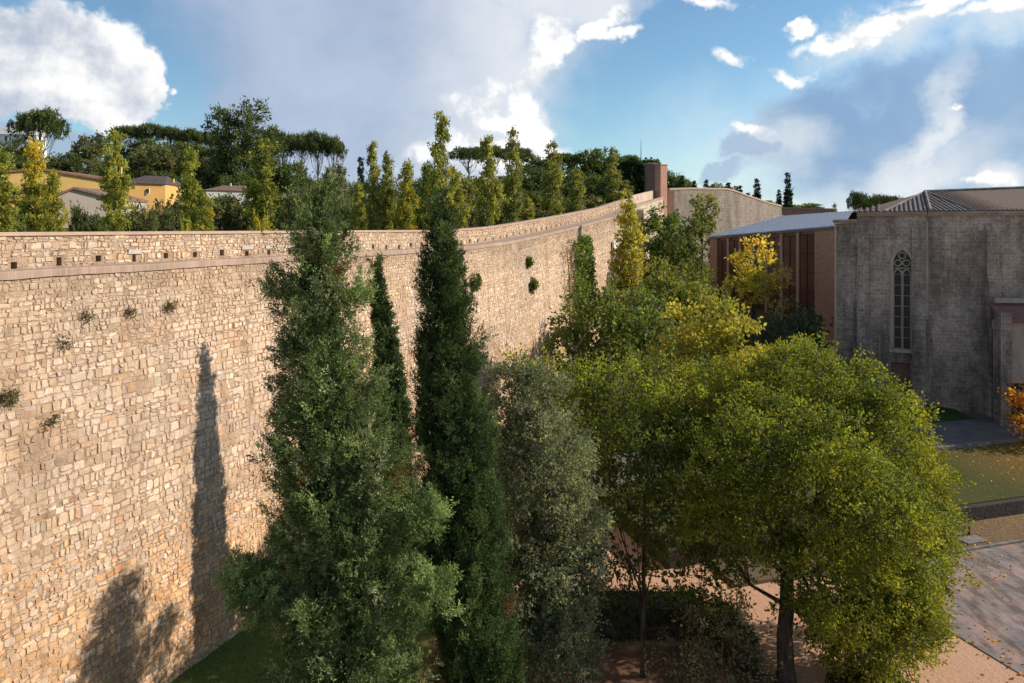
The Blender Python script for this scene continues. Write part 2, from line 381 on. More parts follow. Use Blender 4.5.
def conifer(name, base, prof, label, pal, dens, k, Ln, Wd, sl, upb, group=None, r_tr=.18, stick=.0, w=None, plume=.5, extra=(), lump=1.0):
    """prof: list of (z, cx, cy, radius) from the bottom to the tip"""
    t = empty(name, base, label, 'tree', group)
    pr = np.array(prof, float); zs = pr[:, 0]
    area = np.array([math.pi * (pr[i, 3] + pr[i+1, 3]) * (zs[i+1] - zs[i]) for i in range(len(zs) - 1)])
    def surf(n):
        seg = rng.choice(len(area), n, p=area / area.sum()); z = zs[seg] + rng.random(n) * (zs[seg+1] - zs[seg]); th = rng.uniform(0, 2 * math.pi, n)
        return z, th, [np.interp(z, zs, pr[:, c]) for c in (1, 2, 3)]
    # plumes: each a feathery bough end made of many shoots
    n = int(area.sum() * dens); z, th, (cx, cy, rr_) = surf(n)
    pn = np.stack([np.cos(th) * 1.5, np.sin(th) * 1.5, z * .9], 1)
    bump = lump * (.22 * noise3(pn, 1.0) + .42 * noise3(pn + 9, 2.4))
    pl = plume * rng.uniform(.55, 1.35, n) * np.where(rng.random(n) < stick, 1.8, 1)
    r = np.maximum(rr_ * (1 + bump) - pl * .35, .02) * np.where(rng.random(n) < .25, .75, 1)
    pb = np.stack([cx + np.cos(th) * r, cy + np.sin(th) * r, z - pl * .3 * min(upb, 1.2)], 1)
    pd = norm(np.stack([np.cos(th), np.sin(th), np.full(n, upb)], 1) + rng.normal(size=(n, 3)) * .3)
    tone = np.clip(.55 + .35 * noise3(pn + 21, 1.7) + .28 * rng.normal(size=n), .15, 1.3)[:, None]
    pc = colmix(n, pal, w) * (.65 + .6 * tone)
    for (ex, r2, m2) in extra:                            # bushy side boughs
        q = rand_dirs(m2); q2 = np.array(ex) + q * (r2 * rng.uniform(.2, .9, m2))[:, None] * np.array([1, 1, 1.1])
        pb = np.concatenate([pb, q2]); pd = np.concatenate([pd, norm(q + np.array([0, 0, upb]) + rng.normal(size=q.shape) * .3)])
        pc = np.concatenate([pc, colmix(m2, pal[:3]) * rng.uniform(.95, 1.45, (m2, 1))]); pl = np.concatenate([pl, plume * rng.uniform(.4, .9, m2)])
    ns = 25; u = rng.random((len(pb), ns, 1)); wd = pl[:, None, None] * .17 * np.sqrt(np.clip(1.05 - u, 0, 1))
    O = pb[:, None] + pd[:, None] * (pl[:, None, None] * u) + rng.normal(size=(len(pb), ns, 3)) * wd
    D = norm((pd[:, None] + rng.normal(size=O.shape) * .45).reshape(-1, 3)); O = O.reshape(-1, 3)
    Cc = (pc[:, None] * rng.uniform(.8, 1.25, (len(pb), ns, 1))).reshape(-1, 3)
    dead = noise3(O, 1.3) > .56; Cc[dead] = np.array([.11, .055, .022]) * rng.uniform(.6, 1.4, (int(dead.sum()), 1))   # browned sprays
    o, d, c = shoots(O, D, sl * rng.uniform(.6, 1.3, len(O)), k, Ln, Wd, .5, Cc, .10)
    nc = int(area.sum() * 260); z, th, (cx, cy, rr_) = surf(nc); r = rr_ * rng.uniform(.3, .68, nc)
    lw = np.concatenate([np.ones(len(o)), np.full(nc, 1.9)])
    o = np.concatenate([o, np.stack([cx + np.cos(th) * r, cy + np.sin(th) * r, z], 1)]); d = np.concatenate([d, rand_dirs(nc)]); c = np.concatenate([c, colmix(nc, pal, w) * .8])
    Ln, Wd = Ln * lw, Wd * np.where(lw > 1, 3.6, 1)
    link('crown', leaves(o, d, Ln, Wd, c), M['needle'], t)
    mb = MB(); zz = np.linspace(zs[0] - .2 if base[2] > zs[0] else base[2], zs[-1] - .2, 9)
    mb.tube([(np.interp(q, zs, pr[:, 1]), np.interp(q, zs, pr[:, 2]), q) for q in zz], [r_tr * (1 - .93 * i / 8) for i in range(9)], 8)
    rr = random.Random(3)
    for _ in range(26):
        q = rr.uniform(zs[0], zs[-1] * .9); a = rr.uniform(0, 6.28); rad_ = float(np.interp(q, zs, pr[:, 3])) * .9
        s = Vector((np.interp(q, zs, pr[:, 1]), np.interp(q, zs, pr[:, 2]), q))
        mb.tube([s, s + Vector((math.cos(a) * rad_ * .5, math.sin(a) * rad_ * .5, rad_ * .3)), s + Vector((math.cos(a) * rad_, math.sin(a) * rad_, rad_ * .9))], [.045, .03, .008], 4)
    mb.build('trunk', M['bark'], t)
    return t

# ------------------------------------------------------------------ the lie of the land
WT = Vector((.3633, .9317, 0)); WN = Vector((.9317, -.3633, 0)); WO = Vector((-19.56, 0, 0))   # rampart: tangent, inward normal, origin
E1 = Vector((.956, .292, 0)); E2 = Vector((-.292, .956, 0))                                     # axes of the plaza
A2 = Vector((24.4, 115, 0)); B2 = Vector((54.6, 150, 0)); T2 = (B2 - A2).normalized(); N2 = Vector((-T2.y, T2.x, 0))
def wp(s, off, z):
    """point on the rampart: s along it, off towards the plaza"""
    p = WO + WT * s + WN * off; return Vector((p.x, p.y, z))
def wall_s(Y): return Y / .9317
def zc(s):                                                # top of the inner brick coping
    Y = s * .9317
    return float(np.interp(Y, [-30, 44, 50, 55, 64, 77, 90, 117], [13.93, 13.93, 14.12, 14.45, 15.1, 16.15, 17.65, 20.3]))
def sst(a, b, x): t = np.clip((x - a) / (b - a), 0, 1); return t * t * (3 - 2 * t)
def gauss(x, y, cx, cy, rx, ry): return np.exp(-((x - cx) / rx) ** 2 - ((y - cy) / ry) ** 2)
def ground_h(x, y):
    x = np.asarray(x, float); y = np.asarray(y, float)
    s = (x + 19.56) * WT.x + y * WT.y; d = (x + 19.56) * WN.x + y * WN.y
    e = (x - A2.x) * N2.x + (y - A2.y) * N2.y
    outside = np.where(s < 121, d < -1.15, e > .9) & ((x < 60) | (e > .9))
    b = x * E2.x + y * E2.y
    gi = 1.35 * sst(6.5, .3, d) * sst(80, 60, y) + .9 * sst(32, 45, b) + .6 * sst(47, 50, b) + 5.2 * sst(58, 92, y) + 3 * sst(90, 120, y)
    gi = gi - .1 + .1 * sst(5, 7, d)
    go = 12.4 + 4.4 * sst(50, 100, y) * sst(-30, 25, x) + 3.5 * sst(40, 110, np.hypot(x + 10, y)) * sst(30, -40, x)
    go = go + 15 * gauss(x, y, -125, 190, 75, 62) + 11 * gauss(x, y, 5, 230, 55, 60)
    go = np.where(e > 0, np.where(x > 30, np.minimum(go, 18.3 + 3 * gauss(x, y, 20, 235, 50, 60)), go), go)
    far = sst(300, 900, np.hypot(x, y))
    return np.where(outside, go, gi) * (1 - far) + 8 * far
def gz(x, y): return float(ground_h(x, y))

def build_ground():
    def axis(fine_lo, fine_hi, step, lo, hi):
        a = list(np.arange(fine_lo, fine_hi + .01, step)); st = step
        x = a[-1]
        while x < hi: st *= 1.25; x += st; a.append(x)
        x = a[0]; st = step
        while x > lo: st *= 1.25; x -= st; a.insert(0, x)
        return np.array(a)
    sa = axis(-10, 240, 2.0, -3000, 3000)
    da = np.sort(np.concatenate([axis(-1.2, 60, 1.0, -1.2, 3000), -axis(1.7, 60, 2.0, 1.7, 3000)[::1]]))
    da = np.unique(np.round(da, 3))
    X = -19.56 + WT.x * sa[:, None] + WN.x * da[None]; Y = WT.y * sa[:, None] + WN.y * da[None]
    Z = ground_h(X, Y); Z = Z + .05 * np.sin(X * .7 + 1) * np.cos(Y * .53) * (np.abs(X) < 200)
    co = np.stack([X, Y, Z], -1).reshape(-1, 3); ns, nd = len(sa), len(da)
    i = (np.arange(ns - 1)[:, None] * nd + np.arange(nd - 1)[None]).ravel()
    me = mesh_np('ground', co, 4, np.stack([i, i + nd, i + nd + 1, i + 1], 1).ravel()[::-1].copy(), smooth=True)
    t = NT('ground'); geo = t.n.new('ShaderNodeNewGeometry'); sp = t.n.new('ShaderNodeSeparateXYZ'); t.l.new(geo.outputs['Position'], sp.inputs[0])
    def lin(a, b, c, lo, hi):
        q = t.n.new('ShaderNodeMath'); q.operation = 'MULTIPLY_ADD'; t.l.new(sp.outputs[0], q.inputs[0]); q.inputs[1].default_value = a
        w = t.n.new('ShaderNodeMath'); w.operation = 'MULTIPLY_ADD'; t.l.new(sp.outputs[1], w.inputs[0]); w.inputs[1].default_value = b
        t.l.new(w.outputs[0], q.inputs[2]); w.inputs[2].default_value = c
        nz = t.n.new('ShaderNodeMath'); nz.operation = 'MULTIPLY_ADD'; t.l.new(t.noise(.8, 5, .6, co='Object'), nz.inputs[0]); nz.inputs[1].default_value = 2.5; nz.inputs[2].default_value = -1.25
        ad = t.n.new('ShaderNodeMath'); ad.operation = 'ADD'; t.l.new(q.outputs[0], ad.inputs[0]); t.l.new(nz.outputs[0], ad.inputs[1])
        m = t.n.new('ShaderNodeMapRange'); m.interpolation_type = 'SMOOTHSTEP'; t.l.new(ad.outputs[0], m.inputs[0]); m.inputs[1].default_value = lo; m.inputs[2].default_value = hi
        return m.outputs[0]
    sand = t.mix(t.noise(.6, 6, .65), (.50, .285, .18), (.62, .375, .245))
    sand = t.mix(t.ramp(t.noise(5, 5, .7), (.55, 0), (.72, .55)), sand, (.26, .17, .10))
    grass = t.mix(t.noise(3, 6, .7), (.05, .075, .018), (.13, .16, .045))
    soil = t.mix(t.noise(.7, 6, .7), (.07, .055, .03), (.16, .12, .065))
    c = t.mix(lin(WN.x, WN.y, 19.56 * WN.x, 5.2, 6.6), grass, sand)            # grass strip under the rampart
    brown = t.mix(t.noise(2.2, 6, .75), (.085, .045, .028), (.20, .115, .07)); mn = t.n.new('ShaderNodeMath'); mn.operation = 'MAXIMUM'  # brown painted into the sand for the shade in front of the hedges
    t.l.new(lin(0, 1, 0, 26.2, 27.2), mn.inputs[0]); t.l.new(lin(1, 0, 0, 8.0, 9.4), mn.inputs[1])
    sand_shaded = t.mix(mn.outputs[0], brown, sand); c = t.mix(lin(WN.x, WN.y, 19.56 * WN.x, 5.2, 6.6), grass, sand_shaded)
    c = t.mix(lin(0, 1, 0, 47, 52), c, soil)
    out = t.mix(t.noise(.08, 6, .65), (.05, .06, .022), (.13, .11, .05))
    m = t.n.new('ShaderNodeMapRange'); t.l.new(sp.outputs[2], m.inputs[0]); m.inputs[1].default_value = 9; m.inputs[2].default_value = 11
    c = t.mix(m.outputs[0], c, out)
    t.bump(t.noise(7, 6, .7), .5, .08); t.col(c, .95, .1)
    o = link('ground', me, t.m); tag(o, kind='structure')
build_ground()

def slab(name, pts, z0, z1, mat):
    o = MB().prism(pts, z0, z1).build(name, mat); return tag(o, kind='structure')
def ab(a, b): p = E1 * a + E2 * b; return (p.x, p.y)

def paving_mat():
    t = NT('stone_paving'); b = t.n.new('ShaderNodeTexBrick'); mp = t.n.new('ShaderNodeMapping'); t.l.new(t.tc.outputs['Object'], mp.inputs[0])
    mp.inputs[2].default_value = (0, 0, R(90 - 17.0))
    t.l.new(mp.outputs[0], b.inputs['Vector']); b.inputs['Scale'].default_value = 1; b.inputs['Brick Width'].default_value = 1.5; b.inputs['Row Height'].default_value = .5
    b.inputs['Mortar Size'].default_value = .02; b.inputs['Color1'].default_value = (.215, .18, .165, 1); b.inputs['Color2'].default_value = (.285, .245, .23, 1); b.inputs['Mortar'].default_value = (.13, .105, .09, 1)
    c = t.mix(t.ramp(t.noise(.55, 6, .7, (1, 1, 1)), (.45, 0), (.62, .9)), b.outputs[0], (.42, .26, .185))
    c = t.mix(t.ramp(t.noise(1.8, 7, .8, (1, .3, 1), rot=(0, 0, R(-20))), (.46, 0), (.60, .9)), c, (.12, .085, .065))
    t.bump(b.outputs['Fac'], -.5, .02)
    r = t.ramp(t.noise(.7, 4), (.4, .30), (.6, .6)); t.l.new(r, t.b.inputs['Roughness'])
    t.col(c, .45, .5); t.l.new(r, t.b.inputs['Roughness']); return t.m
M['paving'] = paving_mat()
slab('plaza_paving', [ab(23.6, 8), ab(60, 8), ab(60, 26.6), ab(23.6, 26.6)], -.06, .035, M['paving'])
M['kerb'] = mat_noise('kerb_stone', (.12, .095, .08), (.25, .21, .18), 2, .85, .5, 14)
slab('kerb', [ab(20, 26.62), ab(60, 26.62), ab(60, 26.80), ab(20, 26.80)], -.05, .12, M['kerb'])
# bed between the plaza and the retaining wall, strewn with brown leaves
def litter_mat(name, g1, g2, l1, l2, cx, cy, amt=.5):
    t = NT(name); g = t.mix(t.noise(1.2, 6, .7), g1, g2)
    lf = t.ramp(t.noise(7, 4, .8), (.5 - .1 * amt, 0), (.60, 1)); leafc = t.mix(t.noise(15, 2), l1, l2)
    geo = t.n.new('ShaderNodeNewGeometry'); vd = t.n.new('ShaderNodeVectorMath'); vd.operation = 'DISTANCE'
    t.l.new(geo.outputs['Position'], vd.inputs[0]); vd.inputs[1].default_value = (cx, cy, .8)
    mr = t.n.new('ShaderNodeMapRange'); t.l.new(vd.outputs['Value'], mr.inputs[0]); mr.inputs[1].default_value = 9.5; mr.inputs[2].default_value = 2.5; mr.inputs[3].default_value = .12
    mm = t.n.new('ShaderNodeMath'); mm.operation = 'MULTIPLY'; t.l.new(lf, mm.inputs[0]); t.l.new(mr.outputs[0], mm.inputs[1])
    t.bump(t.noise(12, 5, .8), .6, .05); return t.col(t.mix(mm.outputs[0], g, leafc), .95, .1)
M['bed'] = litter_mat('leafy_soil', (.09, .062, .045), (.18, .135, .10), (.30, .15, .03), (.40, .24, .05), 28, 39)
M['lawn'] = litter_mat('leafy_lawn', (.038, .055, .016), (.07, .08, .026), (.30, .11, .02), (.36, .20, .05), 35.5, 44.0, 1.0)
slab('flower_bed', [ab(18, 26.82), ab(60, 26.82), ab(60, 29.1), ab(18, 29.1)], -.05, .12, M['bed'])
M['darkstone'] = mat_noise('dark_rubble', (.025, .018, .016), (.06, .045, .04), 2.5, .9, .8, 9, dist=.08)
slab('lawn', [ab(16, 29.5), ab(60, 29.5), ab(60, 37.0), ab(16, 37.0)], -.05, .86, M['lawn'])
o = MB()
o.prism([ab(16, 29.12), ab(60, 29.12), ab(60, 29.48), ab(16, 29.48)], -.05, .80)
w_ = o.build('retaining_wall', M['darkstone']); tag(w_, 'low dark stone retaining wall below the leaf-strewn lawn', 'wall')
o = MB(); o.prism([ab(16, 37.02), ab(60, 37.02), ab(60, 37.3), ab(16, 37.3)], .5, 1.06)
w_ = o.build('garden_wall', M['kerb']); tag(w_, 'low pale edging wall between the lawn and the church path', 'wall')
M['path'] = mat_noise('grey_path', (.10, .085, .08), (.17, .145, .135), .8, .8, .4, 14)
slab('path', [ab(14, 37.32), ab(60, 37.32), ab(60, 42.0), ab(14, 42.0)], .2, 1.0, M['path'])
o = MB(); o.box(P(972, 545, 35.2) , (.6, .35, .28), E1); b_ = o.build('stone_block', M['kerb']); b_.location.z = 0
tag(b_, 'squat grey stone block on the bed beside the plaza kerb', 'stone block')
q = P(969, 537, 35.9); mb = MB(); mb.tube([(q.x, q.y, .1), (q.x, q.y, .55), (q.x, q.y, .60)], [.06, .055, .03], 8)
tag(mb.build('bollard', M['bark']), 'short dark post standing on the bed behind the stone block', 'post')

# ------------------------------------------------------------------ stone facing
def facing(name, s0, s1, zlo, zhi, pos, rowh, wid, pal, gap=.007, proud=(.02, .07), skip=None, seed=1, tone=None, wpal=None):
    """rubble laid in wavering courses; every stone is its own bevelled block of the one facing mesh.
    zlo/zhi: functions of s; pos(s, z, out) -> world point; rowh/wid: functions of depth below the top -> (lo, hi)"""
    r = random.Random(seed); V = []; Fi = []; Fn = []; Cc = []; off = r.uniform(0, 99)
    H = max(zhi(s) - zlo(s) for s in np.linspace(s0, s1, 20)); pal = np.asarray(pal)
    edges = [0.0]
    while edges[-1] < H: lo, hi = rowh(edges[-1]); edges.append(edges[-1] + r.uniform(lo, hi))
    def zrow(k, s): return -edges[k] + .09 * mnoise.noise((s * .35, k * .55, off)) + .035 * mnoise.noise((s * 1.3, k * 1.7, off + 5))
    for k in range(len(edges) - 1):
        s = s0 + r.uniform(0, .2)
        while s < s1:
            lo, hi = wid(edges[k]); w = r.uniform(lo, hi)
            if r.random() < .12: w *= 1.45
            top = zhi(s + w / 2)
            cells = [(zrow(k, s), zrow(k + 1, s), zrow(k, s + w), zrow(k + 1, s + w))]
            if r.random() < .24:
                t = r.uniform(.35, .65); a, b, c, d = cells[0]; m1 = a + (b - a) * t; m2 = c + (d - c) * (t + r.uniform(-.1, .1))
                cells = [(a, m1, c, m2), (m1, b, m2, d)]
            for (a, b, c, d) in cells:
                if top + min(b, d) < zlo(s + w / 2) - .15: continue
                if skip and skip(s, s + w, top + (a + b) / 2): continue
                j = lambda q=.027: r.uniform(-q, q)
                x0 = s + gap; x1 = s + w - gap; a_ = a - gap; c_ = c - gap; b_ = b + gap; d_ = d + gap
                cut = r.uniform(.06, .26)
                cw = (x1 - x0) * cut; ch = (a_ - b_) * cut
                out = [(x0 + cw + j(), a_ + j()), (x1 - cw + j(), c_ + j()), (x1 + j(), c_ - ch + j()), (x1 + j(), d_ + ch + j()),
                       (x1 - cw + j(), d_ + j()), (x0 + cw + j(), b_ + j()), (x0 + j(), b_ + ch + j()), (x0 + j(), a_ - ch + j())]
                mx = sum(p[0] for p in out) / 8; mz = sum(p[1] for p in out) / 8; h = r.uniform(*proud); base = len(V); tl = r.uniform(-.012, .012)
                for q in out: V.append(pos(q[0], top + q[1], -.01))
                for q in out: V.append(pos(mx + (q[0] - mx) * .87, top + mz + (q[1] - mz) * .84, h + tl * (1 if q[0] > mx else -1)))
                for i in range(8): Fi += [base + (i + 1) % 8, base + i, base + 8 + i, base + 8 + (i + 1) % 8]; Fn.append(4)
                Fi += [base + 15 - i for i in range(8)]; Fn.append(8)
                cc = pal[r.choices(range(len(pal)), wpal)[0]] * r.uniform(.84, 1.13)
                if tone: cc = tone(s, edges[k], cc, r)
                Cc += [cc] * 16
            s += w
    # reverse so that normals point out of the wall
    me = mesh_np(name, np.array([tuple(v) for v in V]), Fn, Fi, np.array(Cc))
    return me

# ------------------------------------------------------------------ the rampart
def rampart():
    t = empty('stone_rampart', wp(30, 0, 0), 'long sunlit rubble stone rampart with a parapet running up the hill', 'city wall')
    S0, S1 = -8.0, 96.4; BAT = .035; HH = .19
    zf = lambda s: zc(s) - HH
    pos = lambda s, z, out: wp(s, (zc(s) - z) * BAT + out, z)
    ss = list(np.linspace(S0, S1, 54)); jz = lambda s, k: .016 * mnoise.noise((s * 2.1, k, 0)) + .02 * mnoise.noise((s * .4, k + 5, 0))
    body = MB()
    for a, b in zip(ss, ss[1:]):
        q = [[pos(s, -.4, 0), wp(s, -1.9, 8), wp(s, -1.9, zf(s) - .16), pos(s, zf(s), 0)] for s in (a, b)]
        body.hexa([q[0][0], q[1][0], q[1][1], q[0][1]], [q[0][3], q[1][3], q[1][2], q[0][2]])
    link('wall_core', body.mesh('wall_core'), M['mortar'], t)
    pal = [(.66, .51, .37), (.70, .56, .42), (.61, .465, .335), (.67, .495, .335), (.61, .50, .39), (.74, .62, .49), (.60, .39, .25), (.64, .525, .43)]
    def tone(s, d, c, r):
        k = mnoise.noise((s * .13, d * .22, 3.3))
        if d > 2 and r.random() < np.clip((d - 4.5) / 7 + k * 1.3, 0, .8): c = c * (1.03, .88, .70)   # ochre stones, more of them lower down
        q = mnoise.noise((s * .22 + 7, d * .5, 1.1)); q2 = mnoise.noise((s * .5, d * .9, 8.8))
        if q > .22: c = c * .55 + np.array([.66, .53, .42]) * .45                 # patches smeared with lime
        if q2 > .30: c = c * (.86, .80, .74)                                       # damp, browner patches
        if d < .55 and mnoise.noise((s * .6, 2.2, 0)) + r.uniform(-.2, .3) > d - .35: c = c * (.62, .60, .58)
        if d < 1.6: c = c * .5 + np.array([.55, .44, .33]) * .45
        if r.random() < .04: c = c * .72
        return c
    ip = lambda d, v: float(np.interp(d, [0, 1.2, 2.4, 5, 8, 14], v))
    rowh = lambda d: (ip(d, (.09, .10, .13, .14, .11, .10)), ip(d, (.15, .17, .26, .27, .21, .19)))
    wid = lambda d: (ip(d, (.09, .09, .10, .11, .09, .09)), ip(d, (.24, .26, .36, .38, .30, .27)))
    me = facing('wall_face', 8, S1, lambda s: gz(*wp(s, .5, 0).xy) - .1, zf, pos, rowh, wid, pal, tone=tone, seed=5, proud=(.004, .024), gap=.008, wpal=(5, 5, 4, 2, 3, 2, .5, 3))
    link('wall_face', me, M['stone'], t)
    # brick coping on the inner edge and the walkway behind it
    cp = MB(); wk = MB()
    cs_ = list(np.arange(S0, S1 + .01, .24))
    for a, b in zip(cs_, cs_[1:]):
        e = [[wp(s, .07 + jz(s, 1), zc(s) - HH + jz(s, 2) - .01), wp(s, .07 + jz(s, 3), zc(s) - .03 + jz(s, 4)), wp(s, .03 + jz(s, 3), zc(s) + jz(s, 4)), wp(s, -.42, zc(s)), wp(s, -.42, zc(s) - HH)] for s in (a, b)]
        for i in range(5): cp.poly([e[0][i], e[1][i], e[1][(i+1) % 5], e[0][(i+1) % 5]])
    for a, b in zip(ss, ss[1:]):
        wk.hexa([wp(a, -.425, zf(a) - .1), wp(b, -.425, zf(b) - .1), wp(b, -1.45, zf(b) - .1), wp(a, -1.45, zf(a) - .1)],
                [wp(a, -.425, zc(a) - .04), wp(b, -.425, zc(b) - .04), wp(b, -1.45, zc(b) - .04), wp(a, -1.45, zc(a) - .04)])
    link('coping', cp.mesh('coping'), M['coping'], t); link('walkway', wk.mesh('walkway'), M['walk'], t)
    # outer parapet with a drain hole every 1.28 m
    o0, o1 = -1.5, -1.95; step = 1.28; hw = .105
    zp0 = lambda s: zc(s) - .06; zp1 = lambda s: zc(s) + .86
    pb = MB(); holes = []; hr = random.Random(8)
    k = 0; s = S0
    def seg(a, b, f0, f1, off=(0, 0)):
        pb.hexa([wp(a, o0, f0(a)), wp(b, o0, f0(b)), wp(b, o1, f0(b)), wp(a, o1, f0(a))], [wp(a, o0, f1(a)), wp(b, o0, f1(b)), wp(b, o1, f1(b)), wp(a, o1, f1(a))])
    s = S0
    while s < S1 - step:
        c = s + step / 2; holes.append(c)
        h0, h1 = hw * hr.uniform(.6, 1.1), hw * hr.uniform(.6, 1.1); dz_ = hr.uniform(.02, .12); hh_ = hr.uniform(.18, .25)
        seg(s, c - h0, zp0, lambda q: zp0(q) + .36); seg(c + h1, s + step, zp0, lambda q: zp0(q) + .36)
        seg(c - h0 + .001, c + h1 - .001, zp0, lambda q: zp0(q) + dz_); seg(c - h0 + .001, c + h1 - .001, lambda q: zp0(q) + dz_ + hh_, lambda q: zp0(q) + .36)
        seg(s, s + step, lambda q: zp0(q) + .36, zp1); s += step
    link('parapet_core', pb.mesh('parapet_core'), M['mortar'], t)
    hs = np.array(holes)
    skip = lambda a, b, z: (z - zp0((a + b) / 2) < .36) and bool(np.any((hs + hw > a) & (hs - hw < b)))
    me = facing('parapet', 10, s, lambda q: zp0(q) + .02, lambda q: zp1(q) - .01, lambda q, z, out: wp(q, o0 + out, z), lambda d: (.08, .18), lambda d: (.08, .28),
                [(.58, .47, .35), (.66, .56, .43), (.50, .39, .29), (.60, .45, .30), (.54, .46, .38)], proud=(.003, .03), gap=.013, skip=skip, seed=9)
    link('parapet', me, M['stone'], t)
    cp = MB(); s = S0
    while s < S1:
        e = min(s + 2.6, S1)
        cp.hexa([wp(s, o0 + .06, zp1(s)), wp(e, o0 + .06, zp1(e)), wp(e, o1 - .05, zp1(e)), wp(s, o1 - .05, zp1(s))],
                [wp(s, o0 + .06, zp1(s) + .10), wp(e, o0 + .06, zp1(e) + .10), wp(e, o1 - .05, zp1(e) + .10), wp(s, o1 - .05, zp1(s) + .10)])
        s += 2.6
    link('parapet_cap', cp.mesh('parapet_cap'), M['cap'], t)
    ln = random.Random(4)
    for c in holes[14:34]:
        if ln.random() < .55:
            w = ln.uniform(.22, .34); h = ln.uniform(.10, .16)
            link('lintel', MB().hexa([wp(c - w, o0 + .055, zp0(c) + .31), wp(c + w, o0 + .055, zp0(c) + .31), wp(c + w, o0 - .02, zp0(c) + .31), wp(c - w, o0 - .02, zp0(c) + .31)],
                 [wp(c - w * .9, o0 + .05, zp0(c) + .31 + h), wp(c + w * .95, o0 + .05, zp0(c) + .31 + h), wp(c + w, o0 - .02, zp0(c) + .31 + h), wp(c - w, o0 - .02, zp0(c) + .31 + h)]).mesh('lintel'), M['kerbpale'], t)
    # corner pier where the wall steps back, and a pale box painted in as sunlight on a reveal
    sp = wall_s(88.6); z1 = zc(sp) - .3
    mb = MB(); mb.hexa([wp(sp, -.3, 4), wp(sp + 2.2, -.3, 4), wp(sp + 2.2, 1.5, 4), wp(sp, 1.5, 4)][::-1], [wp(sp, -.3, z1), wp(sp + 2.2, -.3, z1 + .2), wp(sp + 2.2, .75, z1 + .2), wp(sp, .75, z1)][::-1])
    link('pier', mb.mesh('pier'), M['paleruin'], t)
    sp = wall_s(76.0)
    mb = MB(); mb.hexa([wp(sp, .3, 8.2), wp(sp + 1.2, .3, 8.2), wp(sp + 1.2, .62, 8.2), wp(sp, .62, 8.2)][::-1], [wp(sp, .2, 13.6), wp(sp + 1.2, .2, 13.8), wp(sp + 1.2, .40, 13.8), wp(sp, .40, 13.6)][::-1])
    link('sunlit_reveal', mb.mesh('sunlit_reveal'), mat_noise('sunlit_pale', (.62, .57, .50), (.74, .70, .63), 2), t)
    # upper stretch, set back, climbing to the tower
    a = 96.45; b = wall_s(116.5); mb = MB(); cp = MB(); zz = lambda s: zc(s) - .25
    for s, e in zip(np.linspace(a, b, 8), np.linspace(a, b, 8)[1:]):
        mb.hexa([wp(s, -.6, 5), wp(e, -.6, 5), wp(e, -2.6, 5), wp(s, -2.6, 5)], [wp(s, -1.0, zz(s)), wp(e, -1.0, zz(e)), wp(e, -2.6, zz(e)), wp(s, -2.6, zz(s))])
        cp.hexa([wp(s, -.9, zz(s)), wp(e, -.9, zz(e)), wp(e, -1.4, zz(e)), wp(s, -1.4, zz(s))], [wp(s, -.9, zc(s)), wp(e, -.9, zc(e)), wp(e, -1.4, zc(e)), wp(s, -1.4, zc(s))])
        mb.hexa([wp(s, -2.3, zz(s) + .01), wp(e, -2.3, zz(e) + .01), wp(e, -2.6, zz(e) + .01), wp(s, -2.6, zz(s) + .01)], [wp(s, -2.3, zc(s) + 1), wp(e, -2.3, zc(e) + 1), wp(e, -2.6, zc(e) + 1), wp(s, -2.6, zc(s) + 1)])
    link('upper_wall', mb.mesh('upper_wall'), M['paleruin'], t); link('upper_coping', cp.mesh('upper_coping'), M['coping'], t)
    return t
M['kerbpale'] = mat_noise('pale_stone', (.40, .35, .30), (.52, .47, .41), 4, .9, .5, 16)
M['paleruin'] = mat_brick('pale_small_masonry', (.52, .40, .29), (.62, .49, .37), (.42, .32, .23), .38, .22, stain=.8)
rampart()

M['farstone'] = mat_brick('far_rubble', (.23, .18, .145), (.32, .26, .21), (.17, .135, .11), .7, .34, stain=1)
M['redbrick'] = mat_brick('red_brick', (.40, .20, .13), (.48, .26, .175), (.36, .25, .19), .5, .14)
def far_rampart():
    t = empty('stone_rampart', (A2.x, A2.y, 8), 'distant stone rampart curving down behind the brick building', 'city wall')
    L = (B2 - A2).length; mb = MB(); cp = MB(); K = 16
    ztop = lambda u: float(np.interp(u, [0, .12, .4, .55, .8, 1], [20.9, 21.2, 21.6, 20.7, 19.7, 19.3]))
    def q(u, off, z): p = A2 + T2 * (u * L) + N2 * (off - 1.6 * math.sin(u * math.pi)); return Vector((p.x, p.y, z))
    for i in range(K):
        a, b = i / K, (i + 1) / K
        mb.hexa([q(a, -1.0, 3), q(b, -1.0, 3), q(b, 3.6, 3), q(a, 3.6, 3)], [q(a, 0, ztop(a)), q(b, 0, ztop(b)), q(b, 3.6, ztop(b)), q(a, 3.6, ztop(a))])
        cp.hexa([q(a, -.12, ztop(a) + .003), q(b, -.12, ztop(b) + .003), q(b, .6, ztop(b) + .003), q(a, .6, ztop(a) + .003)], [q(a, -.12, ztop(a) + .3), q(b, -.12, ztop(b) + .3), q(b, .6, ztop(b) + .3), q(a, .6, ztop(a) + .3)])
    link('wall_body', mb.mesh('wall_body'), M['farstone'], t); link('coping', cp.mesh('coping'), M['cap'], t)
    # brick return at the near end
    p = MB(); p.box(P(665.5, 205, 113) + Vector((.4, 0, -2.1)), (.55, .9, 4.2), (1, .3)); link('buttress', p.mesh('buttress'), M['redbrick'], t)
far_rampart()

